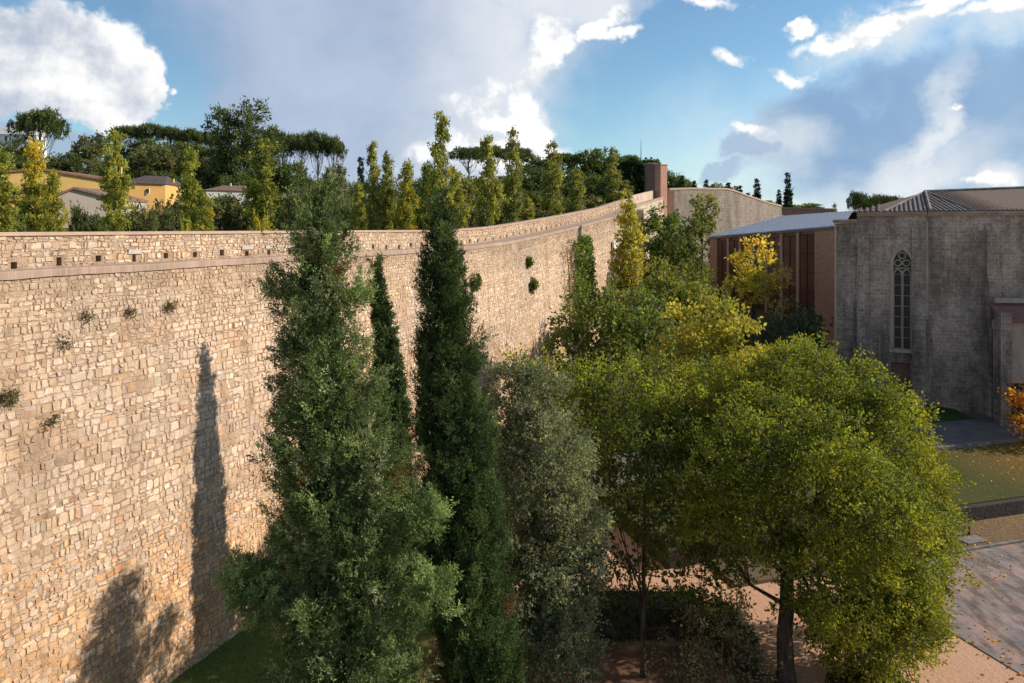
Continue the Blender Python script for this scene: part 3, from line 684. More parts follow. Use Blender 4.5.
# tower above the walkway and the ivy-clad block behind it
c = P(652, 180, 112); t = empty('brick_tower', (c.x, c.y, 18), 'narrow red brick tower standing at the top of the rampart', 'tower')
MB().box((P(650.5, 0, 112).x, 112.3, 20.6), (.62, .9, 4.1), (1, .05)).build('stone_shaft', mat_brick('dark_tower_brick', (.20, .11, .08), (.26, .15, .11), (.2, .15, .12), .5, .14), t)
MB().box((P(659.5, 0, 112).x, 111.6, 20.45), (.75, .75, 4.0), (1, .8)).build('brick_shaft', mat_brick('tower_brick', (.46, .22, .15), (.54, .28, .20), (.4, .26, .2), .5, .14), t)
mb = MB().box((P(650.5, 0, 112).x, 112.3, 24.75), (.70, .98, .08), (1, .25)); mb.box((P(659.5, 0, 112).x, 111.6, 24.50), (.83, .83, .08), (1, .8)); mb.build('cap', M['cap'], t)
c = P(636, 185, 118)
ivy_block = empty('ivy_clad_block', (c.x, c.y, 17), 'square building block wholly covered in dark ivy beside the brick tower', 'building')
MB().box((c.x - .3, c.y + 1.5, 20.6), (2.6, 3, 4.7), (1, .25)).build('wall', M['darkstone'], ivy_block)

# ------------------------------------------------------------------ brick hall with the grey metal roof
def brick_hall():
    t = empty('brick_hall', (24.6, 92, 6), 'brick hall with tall dark glazed bays and a grey metal roof', 'building')
    A = Vector(((710 - 512) / F * 92, 92, 0)); B = Vector(((836 - 512) / F * 72, 72, 0)); D = (B - A); L = D.length; D.normalize(); Nn = Vector((-D.y, D.x, 0))
    if Nn.x > 0: Nn = -Nn                                  # out of the facade, towards the viewer's left
    zA, zB = 13.62, 14.92
    def spx(px): k = (px - 512) / F; return (k * A.y - A.x) / (D.x - k * D.y)
    def q(s, off, z): p = A + D * s + Nn * off; return Vector((p.x, p.y, z))
    ze = lambda s: zA + (zB - zA) * s / L
    body = MB(); body.hexa([q(0, -.35, 2), q(L, -.35, 2), q(L, -11, 2), q(0, -11, 2)], [q(0, -.35, ze(0)), q(L, -.35, ze(L)), q(L, -11, 16.9), q(0, -11, 16.2)])
    body.build('wall', M['redbrick'], t)
    bays = [(717, 727), (729, 739), (741, 752), (754, 765), (767, 780), (782.5, 796.5), (799, 814.5)]
    edges = [spx(p) for b in bays for p in b]
    piers = [(0, edges[0])] + [(edges[i], edges[i + 1]) for i in range(1, len(edges) - 1, 2)] + [(edges[-1], L)]
    pm = mat_noise('pilaster_brick', (.44, .24, .17), (.54, .31, .23), 3)
    for i, (a, b) in enumerate(piers):
        o = 0.0 if i in (0, len(piers) - 1) else .05
        MB().hexa([q(a, o, 2), q(b, o, 2), q(b, -.34, 2), q(a, -.34, 2)], [q(a, o, ze(a) - .02), q(b, o, ze(b) - .02), q(b, -.34, ze(b) - .02), q(a, -.34, ze(a) - .02)]).build('pilaster', M['redbrick'] if i in (0, len(piers) - 1) else pm, t)
    gm = NT('dark_bay'); gm.col(gm.mix(gm.noise(1.5, 5, .6, (1, 1, .3)), (.05, .018, .016), (.13, .05, .04)), .3, .5); gm = gm.m
    fm = mat_noise('bay_frame', (.06, .02, .016), (.10, .035, .03), 3, .6)
    for k in range(len(bays)):
        a, b = edges[2 * k] + .01, edges[2 * k + 1] - .01
        w = MB().hexa([q(a, -.07, 5), q(b, -.07, 5), q(b, -.33, 5), q(a, -.33, 5)], [q(a, -.07, ze(a) - .25), q(b, -.07, ze(b) - .25), q(b, -.33, ze(b) - .25), q(a, -.33, ze(a) - .25)]).build('window', gm, t)
        fr = MB(); H = ze(a) - .25
        for i in range(5):
            z = H - .15 - i * 1.9
            fr.hexa([q(a, -.02, z), q(b, -.02, z), q(b, -.065, z), q(a, -.065, z)], [q(a, -.02, z + .12), q(b, -.02, z + .12), q(b, -.065, z + .12), q(a, -.065, z + .12)])
        m = (a + b) / 2; fr.hexa([q(m - .04, -.015, 5), q(m + .04, -.015, 5), q(m + .04, -.068, 5), q(m - .04, -.068, 5)], [q(m - .04, -.015, H), q(m + .04, -.015, H), q(m + .04, -.068, H), q(m - .04, -.068, H)])
        o = link('frame', fr.mesh('frame'), fm, w, False)
    e = MB().hexa([q(-.1, .14, ze(0)), q(L + .1, .14, ze(L)), q(L + .1, -.3, ze(L)), q(-.1, -.3, ze(0))], [q(-.1, .14, ze(0) + .18), q(L + .1, .14, ze(L) + .18), q(L + .1, -.3, ze(L) + .18), q(-.1, -.3, ze(0) + .18)])
    e.build('eave', mat_noise('eave_metal', (.22, .17, .15), (.28, .22, .2), 3, .5), t)
    rt = NT('grey_metal_roof'); rc = rt.mix(rt.ramp(rt.noise(.7, 6, .7, (1, 1, 1)), (.4, 0), (.62, 1)), (.12, .18, .32), (.25, .33, .50)); rt.col(rc, .42, .5); rt.b.inputs['Metallic'].default_value = .25  # the sky's blue reflection is painted into the metal's colour
    rf = MB().hexa([q(-.3, .3, ze(0) + .19), q(L + .3, .3, ze(L) + .19), q(L + .3, -11.3, 17.15), q(-.3, -11.3, 16.45)], [q(-.3, .3, ze(0) + .30), q(L + .3, .3, ze(L) + .30), q(L + .3, -11.3, 17.27), q(-.3, -11.3, 16.57)])
    rf = rf.build('roof', rt.m, t)
    sm_ = MB(); n = 34
    for i in range(n + 1):
        s = -.25 + (L + .5) * i / n; z0 = ze(s) + .30; z1 = 16.57 + .7 * max(0, s) / L
        sm_.hexa([q(s - .03, .3, z0), q(s + .03, .3, z0), q(s + .03, -11.3, z1), q(s - .03, -11.3, z1)], [q(s - .03, .3, z0 + .07), q(s + .03, .3, z0 + .07), q(s + .03, -11.3, z1 + .07), q(s - .03, -11.3, z1 + .07)])
    o = link('seams', sm_.mesh('seams'), mat_noise('seam_metal', (.30, .32, .36), (.46, .48, .52), 3, .5), rf, False)
brick_hall()

# ------------------------------------------------------------------ the church
def church():
    t = empty('church', (32, 57, 1), 'grey stone church with a tall lancet window and tiled apse roof', 'church')
    def XYv(px, Y): return Vector(((px - 512) / F * Y, Y, 0))
    Q0, P1, P2, P3 = XYv(834.5, 59.6), XYv(857, 58.8), XYv(927, 56.6), XYv(984, 55.6)
    P4 = Vector((76, 51.5, 0)); ZE = 15.95
    # stone: coursed ashlar, smoke-stained, with pale lime runs
    tt = NT('church_stone'); b = tt.n.new('ShaderNodeTexBrick'); s_ = tt.n.new('ShaderNodeSeparateXYZ'); cb = tt.n.new('ShaderNodeCombineXYZ')
    tt.l.new(tt.tc.outputs['Object'], s_.inputs[0]); tt.l.new(s_.outputs[0], cb.inputs[0]); tt.l.new(s_.outputs[2], cb.inputs[1]); tt.l.new(cb.outputs[0], b.inputs['Vector'])
    b.inputs['Scale'].default_value = 1; b.inputs['Brick Width'].default_value = .55; b.inputs['Row Height'].default_value = .27; b.inputs['Mortar Size'].default_value = .014
    b.inputs['Color1'].default_value = (.26, .20, .16, 1); b.inputs['Color2'].default_value = (.36, .28, .23, 1); b.inputs['Mortar'].default_value = (.41, .33, .275, 1)
    c = tt.mix(.9, b.outputs[0], tt.ramp(tt.noise(.35, 6, .7, (1, 1, .45)), (.38, .42), (.60, 1.35)), 'MULTIPLY')
    c = tt.mix(tt.ramp(tt.noise(1.1, 5, .7, (1.6, 1.6, .07)), (.56, 0), (.72, .55)), c, (.36, .33, .30))
    c = tt.mix(tt.ramp(tt.noise(.8, 5, .7, (1.6, 1.6, .09), rot=(0, 0, 1)), (.55, 0), (.72, .7)), c, (.085, .072, .07))
    c = tt.mix(1.0, c, tt.ramp(tt.noise(5, 5, .8), (.3, .6), (.7, 1.45)), 'MULTIPLY')
    c = tt.mix(tt.ramp(tt.noise(3.2, 2, .5), (.73, 0), (.76, .8)), c, (.55, .53, .50))
    tt.bump(tt.noise(4, 6, .8), .8, .12); M['church'] = tt.col(c, .92, .15)
    M['churchpale'] = mat_noise('church_dressed', (.27, .21, .17), (.46, .37, .30), 1.0, .9, .7, 7, .2, .05, (1, 1, .4))
    def facet(a, b_, z0, z1, holes=(), depth=.55):
        """wall plane with real openings; holes are outlines in (s, z)"""
        d = (b_ - a); Ls = d.length; d.normalize(); n = Vector((d.y, -d.x, 0))
        f = lambda s, z, o=0: Vector((a.x + d.x * s + n.x * o, a.y + d.y * s + n.y * o, z))
        z1 = z1 if hasattr(z1, '__len__') else (z1, z1)
        outer = [(0, z0), (Ls, z0), (Ls, z1[1]), (0, z1[0])]
        loops = [[Vector((x, z, 0)) for x, z in lp] for lp in [outer] + [list(h) for h in holes]]
        tri = geometry.tessellate_polygon(loops); flat = [p for lp in loops for p in lp]
        mb = MB(); mb.v = [tuple(f(p.x, p.y)) for p in flat]
        for q in tri:
            p0, p1, p2 = (Vector(mb.v[i]) for i in q)
            mb.f.append(tuple(q) if (p1 - p0).cross(p2 - p0).dot(n) > 0 else tuple(reversed(q)))
        for h in holes:
            for i in range(len(h)):
                p, q = h[i], h[(i + 1) % len(h)]; mb.poly([f(*p), f(*q), f(*q, -depth), f(*p, -depth)])
        return mb, f
    mb, f1 = facet(P1, P2, .5, ZE)
    Ls = (P2 - P1).length
    def spx(a, b_, px):
        d = (b_ - a).normalized(); k = (px - 512) / F; return (k * a.y - a.x) / (d.x - k * d.y)
    x0, x1 = spx(P1, P2, 893.5), spx(P1, P2, 911); zb = 5.65; zs = 11.9; W_ = x1 - x0; cx = (x0 + x1) / 2
    def arch(x0, x1, zb, zs, n=9, k=1.0):
        """pointed arch outline, anticlockwise"""
        w = x1 - x0; r = w * k; pts = [(x0, zb), (x1, zb)]
        cx_ = x1 - r; amax = math.acos((x0 + w / 2 - cx_) / r)
        for i in range(n + 1): a = amax * i / n; pts.append((cx_ + r * math.cos(a), zs + r * math.sin(a)))
        cx_ = x0 + r
        for i in range(1, n + 1): a = amax * (1 - i / n); pts.append((cx_ - r * math.cos(a), zs + r * math.sin(a)))
        return pts
    win = arch(x0, x1, zb, zs + .35)
    dx0, dx1 = spx(P1, P2, 891), spx(P1, P2, 910)
    door = [(dx0, 1.9), (dx1, 1.9), (dx1, 4.55), (dx0, 4.55)]
    mb, f1 = facet(P1, P2, .5, ZE, [win, door], .5)
    body = mb
    for a, b_, z1 in ((Q0, P1, (15.35, 15.42)), (P2, P3, ZE), (P3, P4, ZE)):
        m2, _ = facet(a, b_, .5, z1); k = len(body.v); body.v += m2.v; body.f += [tuple(i + k for i in q) for q in m2.f]
    back = [Vector((30.2, 68, 0)), Vector((33.5, 69.5, 0)), Vector((78, 69, 0))]
    for a, b_ in ((back[0], Q0), (P4, back[2]), (back[2], back[1]), (back[1], back[0])):
        m2, _ = facet(a, b_, .5, 15.35); k = len(body.v); body.v += m2.v; body.f += [tuple(i + k for i in q) for q in m2.f]
    body.build('wall', M['church'], t)
    # window: glass, bars, tracery
    gl = NT('old_glass'); gl.col(gl.mix(gl.noise(3, 3), (.010, .012, .018), (.03, .035, .045)), .25, .5)
    w = MB().poly([f1(*p, -.42) for p in win]).build('window', gl.m, t)
    def sub(mb_, name, mat): o = link(name, mb_.mesh(name), mat, w, False); return o
    def strip(mb_, pts, hw_, o0=-.10, o1=-.36, closed=False):
        n = len(pts); rng_ = range(n if closed else n - 1)
        nr = []
        for i in range(n):
            a = Vector(pts[(i - 1) % n if closed else max(i - 1, 0)]); b_ = Vector(pts[(i + 1) % n if closed else min(i + 1, n - 1)])
            d = (b_ - a).normalized(); nr.append(Vector((-d.y, d.x)))
        for i in rng_:
            j = (i + 1) % n; p, q = Vector(pts[i]), Vector(pts[j]); a, b_ = nr[i] * hw_, nr[j] * hw_
            mb_.hexa([f1(*(p - a), o0), f1(*(q - b_), o0), f1(*(q - b_), o1), f1(*(p - a), o1)], [f1(*(p + a), o0), f1(*(q + b_), o0), f1(*(q + b_), o1), f1(*(p + a), o1)])
    tr = MB(); strip(tr, [(cx, zb), (cx, zs - .2)], .055)
    lw = W_ / 2 - .06
    for a in (x0 + .02, cx + .04):
        pts = arch(a, a + lw, zb, zs - .55, 7)[1:]; strip(tr, pts + [(a, zb)], .045)
    circ = lambda x, z, r: [(x + r * math.cos(q), z + r * math.sin(q)) for q in np.linspace(0, 2 * math.pi, 15)[:-1]]
    for x, z, r in ((cx - W_ * .24, zs + .38, W_ * .20), (cx + W_ * .24, zs + .38, W_ * .20), (cx, zs + .96, W_ * .20)): strip(tr, circ(x, z, r), .04, -.12, -.34, True)
    strip(tr, [(x0, zs - .02), (x1, zs - .02)], .035, -.14, -.34)
    sub(tr, 'tracery', M['churchpale'])
    for i in range(7): bars = MB(); z = zb + .8 + i * .82; strip(bars, [(x0, z), (x1, z)], .03, -.36, -.41); sub(bars, 'glazing_bar', M['churchpale'])
    fr = MB(); big = arch(x0 - .12, x1 + .12, zb, zs + .35)
    strip(fr, big[1:] + [(x0 - .12, zb)], .11, .05, -.02); fr.hexa([f1(x0 - .3, zb - .3, .22), f1(x1 + .3, zb - .3, .22), f1(x1 + .3, zb - .3, -.4), f1(x0 - .3, zb - .3, -.4)], [f1(x0 - .3, zb - .05, .14), f1(x1 + .3, zb - .05, .14), f1(x1 + .3, zb + .02, -.4), f1(x0 - .3, zb + .02, -.4)])
    sub(fr, 'frame', M['churchpale'])
    MB().poly([f1(*p, -.3) for p in door]).build('blocked_door', mat_brick('infill_brick', (.21, .085, .06), (.27, .12, .085), (.2, .14, .11), .3, .09), t)
    # buttresses: stepped at the corners
    def buttress(c, ax, w, steps):
        m = MB(); ax = Vector((ax[0], ax[1], 0)).normalized(); n = Vector((ax.y, -ax.x, 0)); z = steps[0][0]
        for (za, zb_, dp) in steps:
            q = [c - ax * w - n * .3, c + ax * w - n * .3, c + ax * w + n * dp, c - ax * w + n * dp]
            m.hexa([Vector((p.x, p.y, za)) for p in q], [Vector((p.x, p.y, zb_)) for p in q])
            q2 = [c - ax * w - n * .3, c + ax * w - n * .3, c + ax * w + n * (dp + .02), c - ax * w + n * (dp + .02)]
            m.hexa([Vector((p.x, p.y, zb_)) for p in q2], [Vector((q2[0].x, q2[0].y, zb_ + .55)), Vector((q2[1].x, q2[1].y, zb_ + .55)), Vector((q2[1].x, q2[1].y, zb_ + .552)) + n * .31, Vector((q2[0].x, q2[0].y, zb_ + .552)) + n * .31])
        m.build('buttress', M['church'], t)
    d12 = (P2 - P1).normalized(); d34 = (P4 - P3).normalized()
    buttress(P1 + d12 * .42, d12, .42, ((.5, 4.4, .55), (4.4, 8.6, .35), (8.6, 14.2, .18)))
    buttress(P2 - d12 * .55, d12, .46, ((.5, 3.6, .95), (3.6, 5.6, .72), (5.6, 8.3, .5), (8.3, 14.6, .2)))
    buttress(P3 + d34 * .5, d34, .42, ((.5, 7.5, .9), (7.5, 11.2, .55), (11.2, 14.7, .3)))
    cm = M['churchpale']
    def qb(c, ax, hw, z0, z1, dp): m = MB(); ax = Vector((ax.x, ax.y, 0)).normalized(); n = Vector((ax.y, -ax.x, 0)); q = [c - ax * hw - n * .2, c + ax * hw - n * .2, c + ax * hw + n * dp, c - ax * hw + n * dp]; m.hexa([Vector((p.x, p.y, z0)) for p in q], [Vector((p.x, p.y, z1)) for p in q]); return m
    qb(P2 + d12 * .0, d12, .09, 8.0, 15.5, .16).build('corner_shaft', cm, t)
    qb(Q0 + (P1 - Q0).normalized() * .08, P1 - Q0, .08, 1, 15.3, .1).build('drain_pipe', M['cap'], t)
    # string course / cornice
    for i, (a, b_, z) in enumerate(((Q0, P1, 15.38), (P1, P2, ZE), (P2, P3, ZE), (P3, P4, ZE))):
        dd = (b_ - a); l = dd.length; dd.normalize(); n = Vector((dd.y, -dd.x, 0)); m = MB()
        e0, e1 = a - dd * (.0 if i else .1), b_ + dd * (-.004)
        for (za, zb_, dp) in ((z + .003, z + .16, .16), (z + .163, z + .30, .32)):
            m.hexa([Vector((p.x, p.y, za)) for p in (e0 + n * dp, e1 + n * dp, e1 - n * .2, e0 - n * .2)], [Vector((p.x, p.y, zb_)) for p in (e0 + n * dp, e1 + n * dp, e1 - n * .2, e0 - n * .2)])
        m.build('cornice', cm, t)
    # roofs
    apex = Vector(((925 - 512) / F * 63.5, 63.5, 18.08)); rend = Vector((76, 61, 19.6))
    up = lambda p, z=ZE + .31, o=.45: Vector((p.x, p.y - o, z))
    E0 = Vector((P1.x - .5, P1.y - .2, ZE + .28)); Ea = up(P1 + d12 * 1.75); Eb = up(P2); Ec = up(XYv(971, 55.9)); Ed = up(P4)
    base_t = NT('roof_tile'); bc = base_t.mix(base_t.noise(2.2, 6, .75), (.10, .062, .048), (.24, .16, .125)); bc = base_t.mix(base_t.ramp(base_t.noise(9, 3, .7), (.6, 0), (.66, .7)), bc, (.36, .31, .26))
    base_t.bump(base_t.noise(9, 4), .8, .06); M['tile'] = base_t.col(bc, .9, .2)
    M['limetile'] = mat_noise('lime_tile', (.09, .07, .06), (.27, .24, .215), 1.6, .85, .5, 12)
    bk = Vector((31.0, 68.5, ZE - .3)); bk2 = Vector((78, 69.5, ZE + .2))
    rf = MB()
    for q in ((E0, Ea, apex), (Ea, Eb, apex), (Eb, Ec, apex), (Ec, Ed, rend, apex), (bk, E0, apex), (bk2, bk, apex, rend)): rf.poly(q)
    roof = rf.build('roof', M['tile'], t)
    def stripes(e0, e1, tops, pitch, rad, mat, name='tile_row'):
        """barrel-tile rows from the eave e0-e1 up the plane until it meets the polyline tops"""
        m = MB(); ev = (e1 - e0); l = ev.length; ev.normalize(); up_ = (tops[0] - e0); nrm = ev.cross(up_).normalized(); nrm = nrm if nrm.z > 0 else -nrm; ru = nrm.cross(ev).normalized(); ru = ru if ru.z > 0 else -ru
        prof = [((p - e0).dot(ev), (p - e0).dot(ru)) for p in ([e0] + list(tops) + [e1])]
        def hit(x):
            ys = [a[1] + (b[1] - a[1]) * (x - a[0]) / (b[0] - a[0]) for a, b in zip(prof, prof[1:]) if (a[0] - x) * (b[0] - x) <= 0 and abs(b[0] - a[0]) > 1e-6]
            return max(ys) if ys else 0
        s = pitch / 2
        while s < l:
            h = hit(s)
            if h > .25:
                a = e0 + ev * s + nrm * .01; b_ = a + ru * h; n_ = max(1, int(h / .9))
                for i in range(n_):
                    p = a.lerp(b_, i / n_); q = a.lerp(b_, (i + 1) / n_)
                    r0, r1 = rad * 1.08, rad * .9
                    c0 = [p - ev * r0, p - ev * r0 * .6 + nrm * r0 * .8, p + ev * r0 * .6 + nrm * r0 * .8, p + ev * r0]
                    c1 = [q - ev * r1, q - ev * r1 * .6 + nrm * r1 * .8, q + ev * r1 * .6 + nrm * r1 * .8, q + ev * r1]
                    for j in range(3): m.poly([c0[j], c0[j + 1], c1[j + 1], c1[j]])
                    m.poly(c0[::-1])
            s += pitch
        link(name, m.mesh(name), mat, roof, False)
    stripes(Ea, Eb, [apex], .33, .085, M['limetile']); stripes(Eb, Ec, [apex], .33, .085, M['limetile'])
    stripes(Ec, Ed, [apex, rend], .34, .09, M['tile']); stripes(E0, Ea, [apex], .42, .11, M['tile'])
    rd = MB()
    for a, b_, r in ((apex, Eb, .15), (apex, Ea, .10), (apex, Ec, .11), (apex, rend, .13)): rd.tube([a + Vector((0, 0, .06)), b_ + Vector((0, 0, .06))], r, 6)
    o = link('ridge_tiles', rd.mesh('ridge_tiles'), M['limetile'], roof, False)
    # low annexe against the nave at the right edge, with its lean-to roof and dark doorway
    n3 = Vector((d34.y, -d34.x, 0)); a0 = XYv(1006, 53.0); a1 = a0 + d34 * 16
    m = MB(); m.prism([(p.x, p.y) for p in (a0, a1, a1 - n3 * 1.9, a0 - n3 * 1.9)], .5, [8.25, 8.25, 8.25, 8.25]); m.build('annexe_wall', M['churchpale'], t)
    m = MB(); e = [a0 - d34 * .3 + n3 * .35, a1 + n3 * .35, a1 - n3 * 1.85, a0 - d34 * .3 - n3 * 1.85]
    m.hexa([Vector((p.x, p.y, z)) for p, z in zip(e, (8.26, 8.26, 9.3, 9.3))], [Vector((p.x, p.y, z)) for p, z in zip(e, (8.42, 8.42, 9.46, 9.46))]); m.build('annexe_roof', mat_noise('red_tile', (.16, .075, .055), (.26, .13, .10), 4, .9, .8, 12), t)
    qb(a0 + d34 * -.35, d34, .36, .5, 9.0, .7).build('buttress', M['church'], t)
    qb(a0 + d34 * 1.45, d34, 1.1, .7, 3.9, .02).build('door', mat_noise('dark_door', (.02, .012, .012), (.05, .03, .028), 4, .7), t)
    m = qb(a0 + d34 * 6.2, d34, 6.2, 9.5, 9.85, .0); m.build('ledge', cm, t).location += n3 * -1.4
church()

# grassy bank at the church foot
slab('path', [ab(48.5, 42.02), ab(60, 42.02), ab(60, 46), ab(48.5, 46)], .2, 1.0, M['path'])
bk = MB()
q = [Vector((*ab(9, 42.02), .99)), Vector((*ab(48.4, 42.02), .99)), Vector((*ab(48.4, 46.5), 1.75)), Vector((*ab(9, 49.5), 2.0))]
bk.hexa([v - Vector((0, 0, 1.4)) for v in q], q)
tag(bk.build('grass_bank', mat_noise('dark_grass', (.022, .05, .012), (.06, .10, .03), 2.5, .95, .8, 9, .1, .1)), kind='structure')  # darker green than the grass strip

# ------------------------------------------------------------------ houses beyond the rampart
def house(name, pxl, pxr, Y, zt, label, wallc, roofc, kind='gable', rise=1.5, depth=8, zt2=None, roof_over=.35, wins=(), chims=(), rot=.8, cat='house'):
    x0, x1 = (pxl - 512) / F * Y, (pxr - 512) / F * Y; w = x1 - x0; z0 = gz((x0 + x1) / 2, Y) - 1
    t = empty(name, ((x0 + x1) / 2, Y, z0), label, cat, 'houses on the hill beyond the rampart')
    zt = CZ + (HY - zt) / F * Y; zt2 = zt if zt2 is None else CZ + (HY - zt2) / F * Y
    q = lambda u, v, z: Vector((x0 + w * u, Y + v + rot * w * u, z))
    wm = mat_noise(name + '_wall', tuple(c * .85 for c in wallc), wallc, .8, .9, .2, 10); rm = mat_noise(name + '_roof', tuple(c * .6 for c in roofc), roofc, 2.5, .9, .5, 8)
    mb = MB().hexa([q(0, 0, z0), q(1, 0, z0), q(1, depth, z0), q(0, depth, z0)], [q(0, 0, zt), q(1, 0, zt2), q(1, depth, zt2), q(0, depth, zt)])
    if kind == 'gablefront':
        k = .28; zr = zt + rise
        mb.poly([q(0, -.001, zt), q(1, -.001, zt2), q(k, -.001, zr)])
        mb.build('wall', wm, t); r = MB(); o = roof_over
        r.hexa([q(-.03, -o, zt - .15), q(k, -o, zr), q(k, depth, zr), q(-.03, depth, zt - .15)], [q(-.03, -o, zt + .1), q(k, -o, zr + .22), q(k, depth, zr + .22), q(-.03, depth, zt + .1)])
        r.hexa([q(k + .001, -o, zr), q(1.03, -o, zt2 - .15), q(1.03, depth, zt2 - .15), q(k + .001, depth, zr)], [q(k + .001, -o, zr + .22), q(1.03, -o, zt2 + .1), q(1.03, depth, zt2 + .1), q(k + .001, depth, zr + .22)])
    elif kind == 'flat':
        mb.build('wall', wm, t); r = MB().hexa([q(-.01, -.2, zt + .003), q(1.01, -.2, zt2 + .003), q(1.01, depth, zt2 + .003), q(-.01, depth, zt + .003)], [q(-.01, -.2, zt + .3), q(1.01, -.2, zt2 + .3), q(1.01, depth, zt2 + .3), q(-.01, depth, zt + .3)])
    else:
        mb.build('wall', wm, t); r = MB(); o = roof_over; zr = zt + rise; a = .22 if kind == 'hip' else 0
        c = [q(-.04, -o, zt + .003), q(1.04, -o, zt2 + .003), q(1.04, depth + o, zt2 + .003), q(-.04, depth + o, zt + .003)]; d = [q(a, depth / 2, zr), q(1 - a, depth / 2, zr + zt2 - zt)]
        r.poly([c[0], c[1], d[1], d[0]]); r.poly([c[2], c[3], d[0], d[1]]); r.poly([c[1], c[2], d[1]]); r.poly([c[3], c[0], d[0]]); r.poly(c[::-1])
    ro = r.build('roof', rm, t)
    gm = MATS.setdefault('hw', mat_noise('shutter', (.06, .07, .08), (.12, .12, .12), 3, .5)); fm = MATS.setdefault('hf', mat_noise('white_frame', (.6, .58, .54), (.75, .73, .7), 3))
    for (u, dz, ww, hh) in wins:
        xc = x0 + w * u; yy = Y + rot * w * u; zc_ = zt - dz
        o = MB().box((xc, yy - .03, zc_), (ww / 2, .04, hh / 2)).build('window', gm, t)
        f = MB(); 
        for sx in (-1, 1): f.box((xc + sx * (ww / 2 + .05), yy - .06, zc_), (.05, .06, hh / 2 + .1))
        f.box((xc, yy - .06, zc_ - hh / 2 - .05), (ww / 2, .055, .05))
        link('frame', f.mesh('frame'), fm, o, False)
    for (u, v, h) in chims:
        c = MB().box((x0 + w * u, Y + v + rot * w * u, zt + h / 2 - .1), (.11, .16, h / 2 + .5)); link('chimney', c.mesh('chimney'), wm, ro, False)
    return t
house('yellow_house', 6, 91, 88, 172, 'long yellow ochre house with a sloping tiled roof line behind the poplars', (.66, .42, .14), (.30, .15, .10), 'gablefront', .4, 9, 179, wins=((.10, 4.2, 1, 1.6), (.14, 4.2, .8, 1.5)), chims=((.83, 2, 1.1), (.87, 2.2, 1.1)))
house('stone_house', 58, 101, 76, 196, 'pale stone gable house in front of the yellow ochre house', (.46, .38, .31), (.26, .16, .12), 'gablefront', .75, 6, 198)
house('orange_house', 124, 154, 92, 183, 'small orange house with a dark hipped roof beside the tall poplar', (.72, .40, .13), (.10, .075, .07), 'hip', 1.2, 6, wins=((.55, .9, .5, .5),), chims=((.93, 3, .5),))
house('low_house', 206, 243, 112, 190, 'low house with a flat brown tiled roof under the hill oaks', (.60, .55, .50), (.22, .13, .10), 'hip', 1.0, 7, chims=((.35, 3, .9), (.75, 3.4, .7)))
house('white_house', -6, 28, 175, 134, 'white gabled house high on the hill at the left edge', (.80, .79, .77), (.62, .58, .55), 'gable', 2.2, 5, rot=.25, wins=((.30, 1.0, .9, 1.1), (.78, 1.0, .9, 1.1)))
house('brown_roofed_house', 338, 372, 125, 191, 'low brown-roofed house left of the slim poplar pair', (.40, .34, .29), (.20, .12, .09), 'hip', .8, 7)
house('long_house', 412, 446, 130, 190, 'low house with a long brown roof behind the tallest poplar', (.42, .33, .28), (.24, .15, .115), 'hip', .7, 7)
house('red_house', 781, 836, 155, 208.5, 'long low reddish building with a flat roof behind the brick hall', (.33, .17, .13), (.36, .24, .19), 'flat', 0, 10, 210, rot=0)
mp_ = P(641, 140, 185); mb = MB(); mb.tube([(mp_.x, mp_.y, gz(mp_.x, mp_.y)), (mp_.x, mp_.y, mp_.z - 4), tuple(mp_)], [.16, .10, .04], 6)
tag(mb.build('antenna_mast', M['kerb']), 'thin grey antenna mast rising above the hill trees', 'mast')

# ------------------------------------------------------------------ templates for the far trees
GREEN = [(.046, .064, .018), (.066, .085, .024), (.085, .10, .034)]
PINE = [(.038, .052, .016), (.060, .076, .020), (.085, .098, .028)]
OLIVE = [(.075, .082, .034), (.10, .10, .046), (.13, .12, .052)]
YGRN = [(.18, .19, .04), (.24, .225, .05), (.13, .145, .03)]
YEL = [(.34, .26, .03), (.24, .21, .03), (.14, .15, .03)]
def tmpl_oak(seed, pal, n=9, flat=.8):
    r = np.random.default_rng(seed); L_ = [(Vector((0, 0, 6.2)), 2.6)]
    for i in range(n): a = 2.4 * i; q = r.uniform(.5, 1); L_.append((Vector((math.cos(a) * 2.9 * q, math.sin(a) * 2.9 * q, 4.2 + r.uniform(-1.6, 2.6) * (1.3 - q * .6))), r.uniform(1.3, 2.1)))
    return lobe_crown(L_, pal, 3.2, 6, .42, .30, .7, .2, spread=.9), trunk_mb((0, 0, -1), (0, 0, 5), .3, .15, L_, 7, seed=seed).mesh('trunk')
def tmpl_umb(seed):
    r = np.random.default_rng(seed); L_ = []
    for i in range(18): a = 2.4 * i; q = (i / 18) ** .5; L_.append((Vector((math.cos(a) * 3.3 * q, math.sin(a) * 3.3 * q, 8.5 - 1.0 * q * q + r.uniform(-.3, .3))), r.uniform(.9, 1.35)))
    return lobe_crown(L_, PINE, 6, 6, .32, .13, .4, .3, sq=.62, spread=.8), trunk_mb((0, 0, -1), (.3, 0, 7.2), .26, .14, L_, 7, .25, fork=.62, seed=seed).mesh('trunk')
def tmpl_pine(seed):
    r = np.random.default_rng(seed); L_ = []
    for i in range(16): z = 3.5 + 6.3 * i / 15; a = 2.4 * i; q = 1.5 * (1 - .5 * i / 15); L_.append((Vector((math.cos(a) * q, math.sin(a) * q, z)), r.uniform(.8, 1.25)))
    return lobe_crown(L_, PINE, 5, 6, .36, .14, .6, .45, spread=.75), trunk_mb((0, 0, -1), (0, 0, 9), .26, .08, L_, 7, fork=.3, seed=seed).mesh('trunk')
